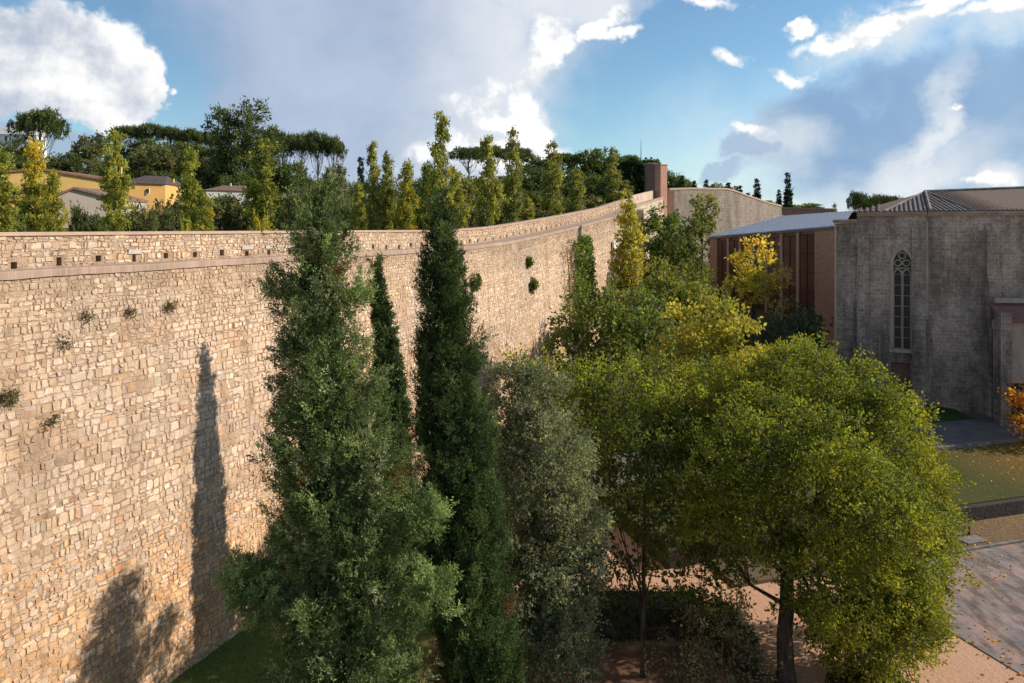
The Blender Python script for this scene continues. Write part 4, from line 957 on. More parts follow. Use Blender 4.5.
def tmpl_poplar(seed, pal, w=None, top=None):
    """10 m tall, about 2 m wide"""
    r = np.random.default_rng(seed); L_ = []; n = 26
    for i in range(n):
        u = i / (n - 1); z = .9 + 8.6 * u; rad = .95 * min(1, .55 + u * 2) * (1 - max(0, u - .4) / .62) ** .55 + .10 if u < .999 else .16
        a = 2.4 * i + r.uniform(0, .5); k_ = r.uniform(.35, .95); L_.append((Vector((math.cos(a) * rad * k_, math.sin(a) * rad * k_, z)), rad * r.uniform(.42, .78)))
    def hue(p, c):
        if top is None: return c
        t = np.clip((p[:, 2] - 5.5) / 3 + .3 * rng.normal(size=len(p)), 0, 1)[:, None]; return c * (1 - t) + np.array(top) * t
    return lobe_crown(L_, pal, 19, 6, .22, .17, .36, .6, core=1.6, w=w, sq=1.35, hue=hue, spread=.7), trunk_mb((0, 0, -.6), (0, 0, 9.3), .13, .02, [], 6, .05, seed=seed).mesh('trunk')
def tmpl_bush(seed, pal, w=None):
    r = np.random.default_rng(seed); L_ = []
    for i in range(9): a = 2.4 * i; q = r.uniform(.2, 1); L_.append((Vector((math.cos(a) * 1.5 * q, math.sin(a) * 1.5 * q, 1.1 + r.uniform(-.5, 1.0))), r.uniform(.7, 1.1)))
    return lobe_crown(L_, pal, 7, 6, .26, .19, .45, .3, w=w, spread=.9), trunk_mb((0, 0, -.5), (0, 0, 1.5), .10, .05, L_, 5, seed=seed).mesh('trunk')
def tmpl_cyp(seed):
    r = np.random.default_rng(seed); L_ = [(Vector((r.uniform(-.08, .08), r.uniform(-.08, .08), .8 + 8.6 * i / 16)), (.72 * (1 - (i / 17) ** 1.6) + .12)) for i in range(17)]
    return lobe_crown(L_, [(.018, .032, .014), (.028, .045, .018)], 26, 5, .30, .16, .3, 1.2, sq=1.2, spread=.5), trunk_mb((0, 0, -1), (0, 0, 8), .15, .03, [], 6, .02, seed=seed).mesh('trunk')
TM = {
 'oak': [tmpl_oak(1, GREEN), tmpl_oak(2, OLIVE), tmpl_oak(3, [(.04, .055, .02), (.07, .08, .03)]), tmpl_oak(4, GREEN, 7)],
 'umb': [tmpl_umb(11), tmpl_umb(12)], 'pine': [tmpl_pine(21), tmpl_pine(22)],
 'pop': [tmpl_poplar(31, YGRN + GREEN), tmpl_poplar(32, YGRN), tmpl_poplar(33, YGRN + [(.12, .12, .05)]), tmpl_poplar(34, OLIVE + YGRN)],
 'popy': [tmpl_poplar(35, YGRN, top=(.36, .28, .03)), tmpl_poplar(36, YEL + YGRN)],
 'bush': [tmpl_bush(41, GREEN + OLIVE), tmpl_bush(42, OLIVE), tmpl_bush(43, YGRN + OLIVE)], 'ybush': [tmpl_bush(44, YEL)],
 'cyp': [tmpl_cyp(51)],
}
SIZE = {'oak': (9.0, 8.5), 'umb': (9.7, 8.6), 'pine': (10.6, 4.8), 'pop': (10.0, 2.95), 'popy': (10.0, 2.85), 'bush': (3.0, 4.4), 'ybush': (3.0, 4.4), 'cyp': (9.9, 1.9)}
for kk, vv in TM.items():
    for me, tm_ in vv:
        me.materials.append(M['needle' if kk in ('umb', 'pine', 'cyp') else 'leaf']); tm_.materials.append(M['bark' if kk not in ('umb', 'pop', 'popy') else 'palebark'])
NAMES = {'oak': ('oak_tree', 'tree'), 'umb': ('umbrella_pine', 'pine tree'), 'pine': ('pine_tree', 'pine tree'), 'pop': ('poplar_tree', 'poplar'), 'popy': ('poplar_tree', 'poplar'), 'bush': ('bush', 'bush'), 'ybush': ('bush', 'bush'), 'cyp': ('cypress_tree', 'cypress')}
def plant(kind, px, ytop, wpx, Y, label, group=None, var=None, minh=1.0, drop=0):
    me, tr = TM[kind][(var if var is not None else rng.integers(len(TM[kind]))) % len(TM[kind])]
    x = (px - 512) / F * Y; z0 = gz(x, Y) - drop; H = max(minh, CZ + (HY - ytop) / F * Y - z0); w = wpx / F * Y
    h0, w0 = SIZE[kind]; t = empty(NAMES[kind][0], (x, Y, z0), label, NAMES[kind][1], group)
    t.scale = (w / w0, w / w0, H / h0); t.rotation_euler.z = float(rng.uniform(0, 6.28))
    for n_, m_ in (('crown', me), ('trunk', tr)):
        o = bpy.data.objects.new(n_, m_); C.objects.link(o); o.parent = t
    return t
G1 = 'poplars in the row beyond the rampart'
POP = [('pop', 3, 151, 34, 54, 'bushy green-yellow poplar cut by the left edge of the picture', 1), ('popy', 35, 140, 27, 50, 'poplar with a bright yellow top in front of the yellow ochre house', 0),
 ('popy', 53, 170, 22, 49, 'short yellow-green poplar right beside the yellow-topped one', 1), ('pop', 115, 130, 31, 52, 'broad tall green poplar between the yellow ochre and orange houses', 1),
 ('pop', 191, 149, 24, 58, 'slim pale green poplar in front of the hill oaks right of the orange house', 1), ('popy', 207, 193, 18, 46, 'small bright yellow poplar just above the parapet', 1),
 ('pop', 262, 137, 36, 60, 'wide green poplar left of the big conifer, under the tall pines', 0), ('pop', 373, 142, 19, 62, 'taller of the slim poplar pair between the big conifer and the tallest poplar', 2),
 ('pop', 387, 152, 16, 63, 'lower right-hand one of the slim poplar pair', 0), ('pop', 358, 183, 16, 60, 'short thin poplar left of the slim poplar pair', 1), ('popy', 407, 160, 22, 62, 'yellowing poplar left of the tallest poplar', 1),
 ('pop', 441, 112, 27, 58, 'tallest poplar, half bare, right behind the dark cypress', 2), ('pop', 427, 162, 18, 60, 'low poplar pressed against the left of the tallest poplar', 0), ('pop', 456, 172, 22, 61, 'low bushy poplar pressed against the right of the tallest poplar', 2),
 ('pop', 487, 136, 25, 66, 'poplar with yellow patches, first to the right of the tallest poplar', 2), ('pop', 512, 127, 21, 70, 'tall narrow poplar second to the right of the tallest poplar', 3),
 ('pop', 553, 141, 25, 77, 'tall pointed poplar standing alone above the bend of the parapet', 3), ('pop', 577, 168, 19, 82, 'shorter olive poplar right of the tall pointed one', 3), ('pop', 613, 147, 20, 90, 'thin-topped poplar just left of the ivy-clad block', 3),
 ('pop', 626, 180, 18, 91, 'low poplar against the ivy-clad block', 3), ('pop', 528, 198, 15, 72, 'small bright green poplar at the foot of the tall narrow one', 1)]
for k, px, yt, w, Y, lb, v in POP: plant(k, px, yt, w, Y, lb, G1, v)
G2 = 'trees covering the hill beyond the rampart'
HT = [
 ('umb', 41, 107, 54, 125, 'lone flat-topped stone pine rising above the yellow ochre house', 0),
 ('oak', 14, 139, 44, 158, 'dark tree right below the white hill house', 2), ('oak', 4, 150, 46, 150, 'dark tree below the white hill house, at the left edge', 0), ('oak', 32, 160, 44, 145, 'dark tree below the lone stone pine on the left', 3), ('oak', 66, 150, 38, 150, 'dark tree right of the lone stone pine', 0), ('oak', 90, 131, 34, 160, 'round tree on the skyline left of the broad tall poplar', 1), ('oak', 98, 158, 34, 130, 'greyish tree above the right end of the yellow ochre house', 1),
 ('umb', 131, 124, 34, 185, 'first flat pine of the skyline row, right of the broad tall poplar', 1), ('umb', 151, 122, 34, 186, 'second flat pine of the skyline row', 0), ('umb', 171, 125, 34, 188, 'third flat pine of the skyline row', 1), ('umb', 191, 128, 34, 186, 'fourth flat pine of the skyline row, above the slim pale poplar', 0), ('umb', 210, 130, 34, 185, 'last flat pine of the skyline row before the tall pines', 1),
 ('oak', 153, 139, 54, 140, 'large rounded grey-green oak above the orange house', 1), ('oak', 178, 148, 44, 142, 'rounded oak behind the slim pale poplar', 2), ('oak', 212, 153, 46, 138, 'rounded grey-green oak left of the tall pines', 1), ('oak', 125, 155, 34, 150, 'dark oak behind the broad tall poplar', 0), ('oak', 168, 170, 34, 115, 'dark oak right beside the orange house', 3), ('oak', 235, 168, 34, 120, 'dark oak above the low flat-roofed house', 0),
 ('pine', 226, 110, 36, 135, 'left one of the tall dark pines', 0), ('pine', 247, 104, 44, 135, 'tallest dark pine, right of the left one', 1), ('pine', 268, 128, 34, 138, 'lower dark pine at the right of the tall pines', 0),
 ('oak', 146, 138, 38, 176, 'dark tree under the first and second flat pines of the skyline row', 3), ('oak', 172, 139, 38, 177, 'dark tree under the third flat pine of the skyline row', 0), ('oak', 196, 141, 36, 176, 'dark tree under the fourth flat pine of the skyline row', 3), ('oak', 216, 143, 34, 176, 'dark tree under the last flat pine of the skyline row', 0), ('oak', 124, 141, 30, 176, 'dark tree at the left end of the skyline row', 2),
 ('umb', 283, 131, 38, 150, 'stone pine with bare trunk next to the tall pines', 0), ('umb', 302, 131, 34, 155, 'stone pine with bare trunk in the middle of the pine group', 1), ('umb', 318, 130, 32, 150, 'stone pine with bare trunk right of the middle of the pine group', 0), ('umb', 334, 134, 26, 150, 'last stone pine, its bare trunk clear against the sky', 1),
 ('oak', 333, 162, 26, 140, 'small round tree under the last stone pine', 1), ('oak', 352, 184, 18, 120, 'dark low tree at the foot of the last stone pine', 0), ('cyp', 361, 158, 9, 90, 'thin dark spire left of the slim poplar pair', 0),
 ('oak', 290, 160, 44, 130, 'bushy tree under the stone pines, left', 3), ('oak', 262, 165, 40, 128, 'dark tree behind the wide green poplar', 0), ('oak', 310, 178, 40, 115, 'bushy tree behind the tip of the big conifer', 2),
 ('oak', 418, 176, 24, 110, 'dark tree left of the tallest poplar', 0), ('oak', 430, 160, 20, 115, 'small dark tree just behind the tallest poplar', 0),
 ('umb', 468, 146, 42, 195, 'flat dark pine crest right of the tallest poplar', 0), ('umb', 492, 144, 42, 200, 'flat dark pine behind the poplar with yellow patches', 1), ('umb', 517, 147, 38, 205, 'flat dark pine behind the tall narrow poplar', 0), ('oak', 538, 153, 34, 200, 'skyline tree left of the tall pointed poplar', 0),
 ('umb', 563, 152, 34, 195, 'skyline pine right of the tall pointed poplar', 1), ('oak', 584, 149, 40, 190, 'round skyline tree left of the thin-topped poplar', 3), ('oak', 603, 148, 38, 195, 'round skyline tree behind the thin-topped poplar', 2), ('umb', 625, 154, 36, 190, 'skyline pine above the ivy-clad block, left', 0), ('umb', 644, 158, 34, 190, 'skyline pine under the antenna mast', 1), ('oak', 672, 168, 28, 180, 'skyline tree just right of the brick tower', 0), ('oak', 686, 178, 22, 178, 'lower skyline tree right of the brick tower', 3),
 ('oak', 532, 166, 46, 150, 'dark tree between the tall narrow and tall pointed poplars', 2), ('oak', 566, 166, 42, 150, 'mid green tree behind the tall pointed poplar', 0), ('oak', 590, 172, 44, 130, 'full dark green tree left of the ivy-clad block', 0), ('oak', 606, 180, 30, 118, 'dark bushy tree touching the ivy-clad block', 3),
 ('oak', 478, 176, 34, 140, 'shady tree behind the poplar with yellow patches', 0), ('oak', 500, 175, 40, 140, 'shady tree behind the tall narrow poplar', 3), ('oak', 545, 186, 36, 118, 'low dark tree behind the tall pointed poplar', 0),
 ('umb', 858, 190, 22, 165, 'flat-topped pine left of the pair above the church roof', 0), ('umb', 880, 193, 46, 160, 'broad flat-topped pine right of the pair above the church roof', 1), ('oak', 722, 181, 32, 175, 'round green tree behind the far rampart among small cypresses', 0), ('oak', 803, 204, 40, 175, 'low dark tree behind the long reddish building', 0), ('oak', 765, 204, 24, 175, 'low dark tree at the end of the far rampart', 3), ('pop', 835, 203, 8, 150, 'small pointed tree between the reddish building and the church', 3)]
for k, px, yt, w, Y, lb, v in HT: plant(k, px, yt, w, Y, lb, G2, v, minh=3)
G3 = 'small cypresses behind the far rampart'
for px, yt, w, lb in ((682, 176, 7, 'first small cypress right of the brick tower'), (694, 181, 7, 'second small cypress right of the brick tower'), (706, 180, 7, 'small cypress left of the round green tree'), (728, 183, 8, 'small cypress before the round green tree'),
  (739, 186, 8, 'small cypress at the right of the round green tree'), (748, 193, 7, 'shortest small cypress on the falling stretch of the far rampart'), (757, 179, 8, 'tall cypress left of the two at the end of the far rampart'), (779, 190, 6, 'shorter cypress beside the tallest dark one'), (788, 173, 8, 'tallest dark cypress at the end of the far rampart')):
    plant('cyp', px, yt, w, 158, lb, G3, 0)
G4 = 'bushes filling the slope just beyond the parapet'
BS = [(78, 203, 18, 56, 'small dark round tree in front of the pale stone house'), (143, 205, 26, 62, 'bush below the orange house'), (160, 208, 30, 66, 'bush right below the orange house'), (176, 196, 34, 74, 'dark bush left of the small yellow poplar'), (220, 193, 44, 78, 'large dark bush right of the small yellow poplar'), (246, 194, 40, 80, 'large dark bush under the low flat-roofed house'),
 (280, 190, 44, 78, 'bush left of the big conifer tip'), (302, 186, 44, 72, 'bush directly left of the big conifer tip'), (330, 186, 44, 74, 'bush directly behind the big conifer tip'), (348, 196, 40, 70, 'bush right of the big conifer tip'), (395, 198, 34, 74, 'bush between the slim poplar pair and the yellowing poplar'), (418, 200, 36, 72, 'bush between the yellowing and the tallest poplar'),
 (467, 180, 34, 92, 'pale yellow-green dome-shaped bush below the whitish house'), (472, 205, 34, 78, 'low bush left of the poplar with yellow patches'), (500, 206, 30, 80, 'low bush between the poplars with patches and the narrow one'), (532, 205, 38, 84, 'low bush right of the tall narrow poplar'), (570, 196, 34, 96, 'bush between the tall pointed and the olive poplar'), (596, 196, 34, 100, 'bush left of the ivy-clad block'), (12, 205, 40, 62, 'bush under the poplar at the left edge'), (128, 210, 30, 66, 'bush right of the pale stone house'), (90, 212, 24, 60, 'low bush against the pale stone house'),
 (365, 203, 28, 70, 'low bush left of the slim poplar pair'), (446, 202, 34, 70, 'low bush right under the tallest poplar')]
for i, (px, yt, w, Y, lb) in enumerate(BS): plant('bush', px, yt, w, Y, lb, G4, 2 if i == 12 else i % 2, minh=1.5)
plant('ybush', 260, 213, 18, 46, 'bright yellow bush above the parapet left of the big conifer', G4); plant('ybush', 186, 221, 10, 44, 'small yellow bush peeping over the parapet', G4)

# ------------------------------------------------------------------ trees inside the rampart
def LB(px, py, Y, r, m=1.0): return (P(px, py, Y), r * Y / F, m)
def big_tree(name, base, lobes, pal, label, dens, k, Ln, Wd, sl, r0=.25, top=None, fork=.4, mat='leaf', bark='bark', cat='tree', group=None, hue=None, w=None, seed=1, inner=.18, up=.25, sq=.85, limb=.35, core=1.0):
    t = empty(name, base, label, cat, group)
    link('crown', lobe_crown(lobes, pal, dens, k, Ln, Wd, sl, up, w=w, hue=hue, inner=inner, sq=sq, core=core), M[mat], t)
    c = sum((Vector(l[0]) for l in lobes), Vector()) / len(lobes); tp = Vector(top) if top else Vector((base[0] * .6 + c.x * .4, base[1] * .6 + c.y * .4, c.z))
    trunk_mb(Vector(base) - Vector((0, 0, .3)), tp, r0, r0 * .45, lobes, 10, r0 * .18, limb, fork, seed).build('trunk', M[bark], t, True)
    return t
# the big spreading tree on the right
ml = [(700, 425, 26, 50), (742, 398, 27, 46), (800, 382, 27, 44), (850, 398, 27, 42), (884, 432, 26, 42), (906, 480, 25, 40), (912, 545, 24, 35), (900, 600, 23, 36), (868, 640, 23, 38, 1.2), (840, 585, 22.5, 48, 1.1), (912, 630, 23.5, 24, 1.1), (845, 645, 24.5, 30), (890, 600, 24.5, 40), (880, 520, 22, 50),
      (830, 470, 22, 55), (770, 440, 23, 52), (720, 480, 24, 50, .8), (765, 520, 23, 46, .7), (722, 545, 25, 38, .6), (800, 540, 27, 40, .5), (855, 440, 29, 55), (780, 420, 30, 55), (900, 560, 27, 50), (700, 470, 28, 40, .6), (815, 620, 23.5, 26, .6), (925, 512, 27, 20), (905, 650, 24, 24)]
def hue_main(p, c):
    t = np.clip(.30 + noise3(p + 31, .5) * 1.3 + .12 * rng.normal(size=len(p)), 0, 1)[:, None]; return c * (1 - t) + c * np.array([1.5, 1.25, .8]) * t
q = XY(786, 24.1)
big_tree('broadleaf_tree', (*q, 0), [LB(l[0], l[1], l[2], l[3], l[4] if len(l) > 4 else 1) for l in ml], [(.088, .106, .018), (.118, .136, .022), (.060, .077, .015)],
         'big spreading green-yellow tree with a straight dark trunk beside the plaza', 30, 9, .115, .072, .36, .30, (q[0] + .1, q[1] + .3, 6.5), .42, hue=hue_main, seed=4, core=1.7)
# darker tree to its left, thin stem
dl = [(600, 440, 26, 38), (640, 425, 26, 42), (672, 455, 26, 42), (615, 490, 25, 40), (655, 505, 24, 42), (690, 515, 25, 40, .8), (628, 548, 24.5, 36, .55), (672, 566, 24, 34, .5), (708, 575, 25, 30, .5), (600, 395, 28, 32), (645, 388, 29, 34), (605, 545, 25, 22, .4), (722, 610, 24, 24, .35)]
def hue_d(p, c):
    t = np.clip(noise3(p + 11, .6) * 2.2 - .25, 0, 1)[:, None]; return c * (1 - t) + np.array([.17, .19, .02]) * t
q = XY(643, 24.8)
big_tree('broadleaf_tree', (*q, 0), [LB(l[0], l[1], l[2], l[3], l[4] if len(l) > 4 else 1) for l in dl], [(.066, .078, .018), (.088, .100, .022), (.045, .056, .016)],
         'shaded dark green tree on a thin stem left of the big spreading tree', 14, 8, .125, .085, .4, .10, (q[0] + .1, q[1] + .3, 6), .32, hue=hue_d, seed=6)
# grey-green holm oak in front
ol = [(515, 390, 22.5, 26), (545, 402, 22.5, 26), (520, 435, 22, 34), (556, 448, 22, 34), (540, 490, 21.5, 42), (532, 425, 23.6, 24), (538, 470, 24.2, 30), (545, 520, 24, 30), (545, 560, 21.5, 38), (525, 595, 21, 34), (578, 600, 21.5, 28), (590, 560, 21.5, 16), (505, 560, 21.5, 22), (560, 630, 21, 38), (568, 515, 21.5, 34), (530, 540, 21, 40), (565, 570, 21, 38), (545, 610, 20.5, 42), (580, 540, 22, 26), (530, 650, 20.5, 40), (565, 655, 21, 32), (505, 470, 22.5, 26), (525, 375, 22.5, 16)]  # farther lobes hidden behind the crown, added to widen its wall shadow
q = XY(545, 21.5)
big_tree('holm_oak', (*q, .1), [LB(*l) for l in ol], [(.11, .122, .075), (.155, .165, .11), (.062, .074, .042)],
         'narrow grey-green holm oak right of the tall cypress', 52, 8, .10, .052, .26, .16, (q[0] + .1, q[1], 8), .2, hue=None, seed=8, up=.4, core=2.2, limb=.18)
# young yellow-green tree behind it
q = XY(560, 29)
big_tree('broadleaf_tree', (*q, .3), [LB(*l) for l in [(515, 372, 29, 16), (540, 378, 29, 20), (565, 385, 29, 22), (590, 392, 29, 20), (555, 420, 29, 30), (585, 430, 29, 30), (570, 470, 29, 30)]], [(.13, .15, .02), (.09, .12, .02), (.20, .20, .03)],
         'young yellow-green tree showing above the holm oak', 10, 7, .17, .12, .45, .12, seed=9)
# dark round tree against the rampart
q = XY(612, 46)
big_tree('broadleaf_tree', (*q, .8), [LB(*l) for l in [(588, 325, 45, 30), (622, 312, 46, 32), (600, 355, 44, 34), (638, 345, 44, 34), (575, 350, 45, 22), (615, 375, 43, 30), (648, 320, 47, 20), (605, 400, 44, 34), (640, 390, 44, 30)]], [(.055, .072, .020), (.075, .095, .025), (.095, .115, .032)],
         'dense dark green round tree close to the rampart, left of the yellowing one', 6.5, 7, .26, .18, .6, .25, seed=10)
q = XY(680, 56)
big_tree('broadleaf_tree', (*q, 1.6), [LB(*l) for l in [(655, 296, 56, 24), (680, 290, 57, 24), (703, 302, 56, 20), (640, 308, 55, 20), (670, 318, 54, 26), (700, 325, 54, 22), (715, 318, 56, 14)]], [(.085, .10, .022), (.12, .13, .03), (.15, .15, .035)],
         'olive-green tree behind the dark round one, below the far rampart', 5, 7, .30, .21, .6, .22, seed=11)
def hue_y(p, c):
    t = np.clip(.5 + noise3(p + 5, .5) * 1.5, 0, 1)[:, None]; return c * (1 - t * .6) + np.array([.32, .27, .05]) * t * .5
q = XY(705, 38)
big_tree('broadleaf_tree', (*q, .4), [LB(*l) for l in [(685, 332, 38, 22), (712, 325, 38, 24), (738, 342, 37.5, 20), (698, 355, 37, 30), (672, 372, 37, 26), (732, 370, 37, 26), (700, 395, 36, 34), (720, 415, 36, 30), (750, 362, 38, 14), (664, 400, 36.5, 26)]], [(.17, .17, .03), (.22, .20, .035), (.12, .13, .025)],
         'yellowing autumn tree behind the top of the big spreading tree', 8, 7, .22, .16, .5, .2, hue=hue_y, seed=12)
# autumn pair before the brick hall
def hue_o(p, c):
    t = np.clip((p[:, 2] - 10.8) / 2 + .25 * rng.normal(size=len(p)), 0, 1)[:, None]; return c * (1 - t) + np.array([.42, .29, .05]) * t * .8 + c * .2 * t
q = XY(754, 66)
big_tree('autumn_tree', (*q, 2), [LB(*l) for l in [(755, 247, 66, 8), (748, 260, 66, 11), (761, 264, 66, 11), (744, 280, 66, 12), (757, 285, 65, 13), (748, 298, 65, 12), (735, 288, 66, 6)]], [(.27, .25, .04), (.19, .20, .035), (.34, .27, .045)],
         'yellow tree with an orange top in front of the brick hall', 5, 7, .30, .22, .55, .15, hue=hue_o, seed=13)
q = XY(779, 65)
big_tree('autumn_tree', (*q, 2), [LB(*l) for l in [(773, 270, 65, 6), (779, 280, 65, 7), (770, 288, 64, 9), (780, 297, 64, 8), (772, 306, 64, 9)]], [(.22, .17, .07), (.27, .20, .08), (.16, .15, .05)],
         'thin brownish autumn tree right of the orange-topped one', 3.6, 6, .26, .18, .55, .12, hue=None, seed=14)
q = XY(796, 60)
big_tree('dark_tree', (*q, 1.6), [LB(*l) for l in [(782, 326, 60, 17), (803, 318, 61, 16), (800, 338, 59, 22), (774, 343, 58, 15), (820, 332, 60, 10), (790, 355, 58, 20), (815, 352, 59, 14)]], [(.034, .048, .026), (.048, .062, .034), (.06, .075, .042)],
         'dark blue-green tree between the brick hall and the church', 5, 7, .28, .17, .6, .22, seed=15)
# yellow poplar at the end of the rampart
me, tr = tmpl_poplar(61, [(.30, .25, .05), (.24, .22, .05), (.17, .17, .04)]); me.materials.append(M['leaf']); tr.materials.append(M['palebark'])
x, y = XY(628, 66); t = empty('poplar_tree', (x, y, 3.0), 'tall slim yellow poplar standing inside the rampart near its end', 'poplar'); H = CZ + (HY - 201) / F * 66 - 3
t.scale = (1.15, 1.15, H / 10)
for n_, m_ in (('crown', me), ('trunk', tr)): o = bpy.data.objects.new(n_, m_); C.objects.link(o); o.parent = t
for nm, px, Y, z, lobes, pal, lb, sd in (
  ('broadleaf_tree', 662, 84, 5, [(652, 222, 84, 12), (664, 222, 84, 14), (675, 235, 83, 14), (655, 240, 83, 15), (668, 252, 82, 17), (650, 258, 82, 12), (680, 255, 84, 10)], [(.07, .10, .02), (.10, .13, .03), (.05, .08, .02)], 'bright green tree just right of the end of the rampart', 16),
  ('broadleaf_tree', 695, 76, 4, [(688, 240, 77, 18), (698, 252, 77, 11), (680, 262, 76, 18), (694, 275, 75, 14), (672, 280, 75, 17), (684, 292, 74, 18), (660, 275, 76, 14)], [(.055, .070, .020), (.07, .086, .025), (.09, .105, .03)], 'large dark green tree left of the brick hall', 17),
  ('broadleaf_tree', 702, 100, 8, [(702, 202, 100, 9), (697, 212, 100, 10), (708, 214, 100, 9), (700, 226, 99, 12), (708, 232, 99, 10)], [(.10, .11, .04), (.13, .13, .045)], 'slim olive tree in front of the far rampart', 18)):
    q = XY(px, Y); big_tree(nm, (*q, z), [LB(*l) for l in lobes], pal, lb, 4.2, 6, .34, .25, .6, .2, seed=sd)
G5 = 'bushes below the far rampart'
for px, py, w, Y, v, lb in ((722, 240, 26, 98, 0, 'bush left of the brick hall roof, under the far rampart'), (742, 240, 26, 104, 1, 'bush behind the brick hall roof'), (760, 237, 24, 108, 0, 'small bush right behind the brick hall roof'), (686, 236, 24, 100, 2, 'bush at the foot of the slim olive tree'), (644, 262, 22, 78, 2, 'yellowish bush at the very end of the rampart'),
   (646, 288, 30, 64, 1, 'bush below the yellowish bush at the rampart end'), (724, 330, 30, 62, 0, 'dark bush left of the autumn pair'), (742, 322, 24, 60, 0, 'dark low bush under the autumn pair'), (650, 240, 16, 92, 0, 'dark bush in the corner between the two ramparts')):
    plant('bush', px, py, w, Y, lb, G5, v, minh=1.2)
q = XY(1026, 49)
big_tree('autumn_tree', (*q, .9), [LB(*l) for l in [(1030, 398, 49, 15), (1020, 412, 49, 13), (1034, 425, 48, 18), (1045, 405, 49, 18)]], [(.32, .13, .02), (.40, .20, .03), (.22, .10, .02)], 'small orange autumn tree by the church path, cut by the right edge', 7, 7, .2, .14, .45, .07, seed=19)

# ------------------------------------------------------------------ the conifers in the foreground
def prof_px(rows, Y):
    """rows: (py, centre px, half width px)"""
    out = []
    for py, cx, hw in rows:
        p = P(cx, py, Y); out.append((p.z, p.x, Y, hw * Y / F))
    return sorted(out)
CY = [(.034, .056, .018), (.054, .082, .026), (.095, .125, .040), (.017, .029, .011)]
CG = [(.055, .082, .026), (.090, .122, .040), (.145, .18, .065), (.024, .038, .014)]
pr = prof_px([(184, 320, 4), (215, 320, 12), (250, 320, 20), (300, 319, 27), (350, 322, 31), (400, 329, 42), (450, 335, 50), (500, 340, 53), (560, 345, 53), (620, 348, 57), (683, 352, 60), (740, 354, 62), (800, 356, 55)], 16)
conifer('conifer_tree', (pr[0][1], 16, 1.2), pr, 'broad bushy blue-green conifer, largest tree at the front left', CG + [(.16, .175, .09)], 19, 9, .066, .023, .17, 1.0, plume=.66, stick=.10, w=(4, 4, 2.4, 3.4, 1.6), r_tr=.2, lump=1.25,
        extra=((tuple(P(258, 598, 15.2)), .42, 90), (tuple(P(425, 522, 15.6)), .34, 34), (tuple(P(432, 600, 15.4)), .38, 40), (tuple(P(285, 300, 16)), .22, 16), (tuple(P(358, 300, 16)), .20, 14), (tuple(P(243, 578, 15.2)), .25, 26)))
pr = prof_px([(197, 441, 1), (215, 441, 7), (240, 441, 13), (280, 443, 20), (340, 446, 26), (400, 449, 31), (470, 456, 35), (540, 464, 38), (620, 474, 38), (683, 480, 37), (760, 484, 36), (800, 484, 22)], 18)
conifer('cypress_tree', (pr[0][1], 18, 1.0), pr, 'tall dark pointed cypress in the middle foreground', CY, 25, 8, .062, .022, .15, 2.0, plume=.50, lump=.8, r_tr=.18, stick=.04, w=(4, 3, 1.2, 3))
pr = prof_px([(263, 377, 1), (285, 378, 4), (310, 382, 7), (350, 387, 10), (400, 390, 14), (470, 393, 17), (560, 396, 20), (625, 398, 18)], 25.0)
conifer('cypress_tree', (pr[0][1], 25.0, 1.0), pr, 'smaller dark cypress between the broad conifer and the tall one, near the wall', CY, 28, 5, .09, .034, .16, 2.2, plume=.38, lump=.45, r_tr=.12, w=(4, 3, 1, 3))

# ------------------------------------------------------------------ hedges, shrubs, wall plants
def leafy_box(name, pts, z0, z1, pal, label, dens=90, Ln=.09, Wd=.06, cat='hedge'):
    """clipped hedge: leaves over the faces of a box whose plan is pts"""
    c = sum((Vector((*p, 0)) for p in pts), Vector()) / len(pts); t = empty(name, (c.x, c.y, z0), label, cat); O = []; D = []
    n = len(pts)
    for i in range(n):
        a, b = Vector((*pts[i], 0)), Vector((*pts[(i + 1) % n], 0)); m = int((b - a).length * (z1 - z0) * dens); u = rng.random((m, 1)); z = rng.uniform(z0, z1, m)
        d = (b - a).normalized(); nn = np.array([d.y, -d.x, 0]); p = np.array(a) * (1 - u) + np.array(b) * u; p[:, 2] = z; p += nn * (rng.normal(size=(m, 1)) * .05 - .02)
        O.append(p); D.append(np.tile(nn, (m, 1)) + rng.normal(size=(m, 3)) * .5)
    a, b, d_ = (np.array([*pts[i], z1]) for i in (0, 1, 3)); m = int(np.linalg.norm(b - a) * np.linalg.norm(d_ - a) * dens); u = rng.random((m, 2))
    p = a + (b - a) * u[:, :1] + (d_ - a) * u[:, 1:]; p[:, 2] += rng.normal(size=m) * .04; O.append(p); D.append(np.array([0, 0, 1.]) + rng.normal(size=(m, 3)) * .5)
    O = np.concatenate(O); D = norm(np.concatenate(D)); o, d, cc = shoots(O, D, np.full(len(O), .12), 5, Ln, Wd, .8, colmix(len(O), pal), .3)
    link('foliage', leaves(o, d, Ln, Wd, cc, 'foliage'), M['leaf'], t)
    sh = .08; cx, cy = c.x, c.y; ins = [((p[0] - cx) * .94 + cx, (p[1] - cy) * .94 + cy) for p in pts]
    MB().prism(ins, z0 - .1, z1 - .08).build('branches', M['bark'], t)
    return t
HP = [(.022, .038, .014), (.035, .055, .018), (.05, .07, .025)]
leafy_box('hedge', [(1.6, 27.0), (7.0, 26.9), (7.1, 28.3), (1.7, 28.4)], 0, 1.2, HP, 'long clipped dark hedge on the sand behind the thin stem')
leafy_box('hedge', [(7.25, 24.7), (8.15, 24.8), (8.1, 27.2), (7.2, 27.2)], 0, 1.25, HP, 'short clipped hedge left of the big trunk')
leafy_box('hedge', [(10.3, 22.9), (12.4, 23.1), (12.35, 24.1), (10.25, 23.9)], 0, .75, HP, 'low dark hedge under the big spreading tree at the bottom')
q = XY(722, 23.6)
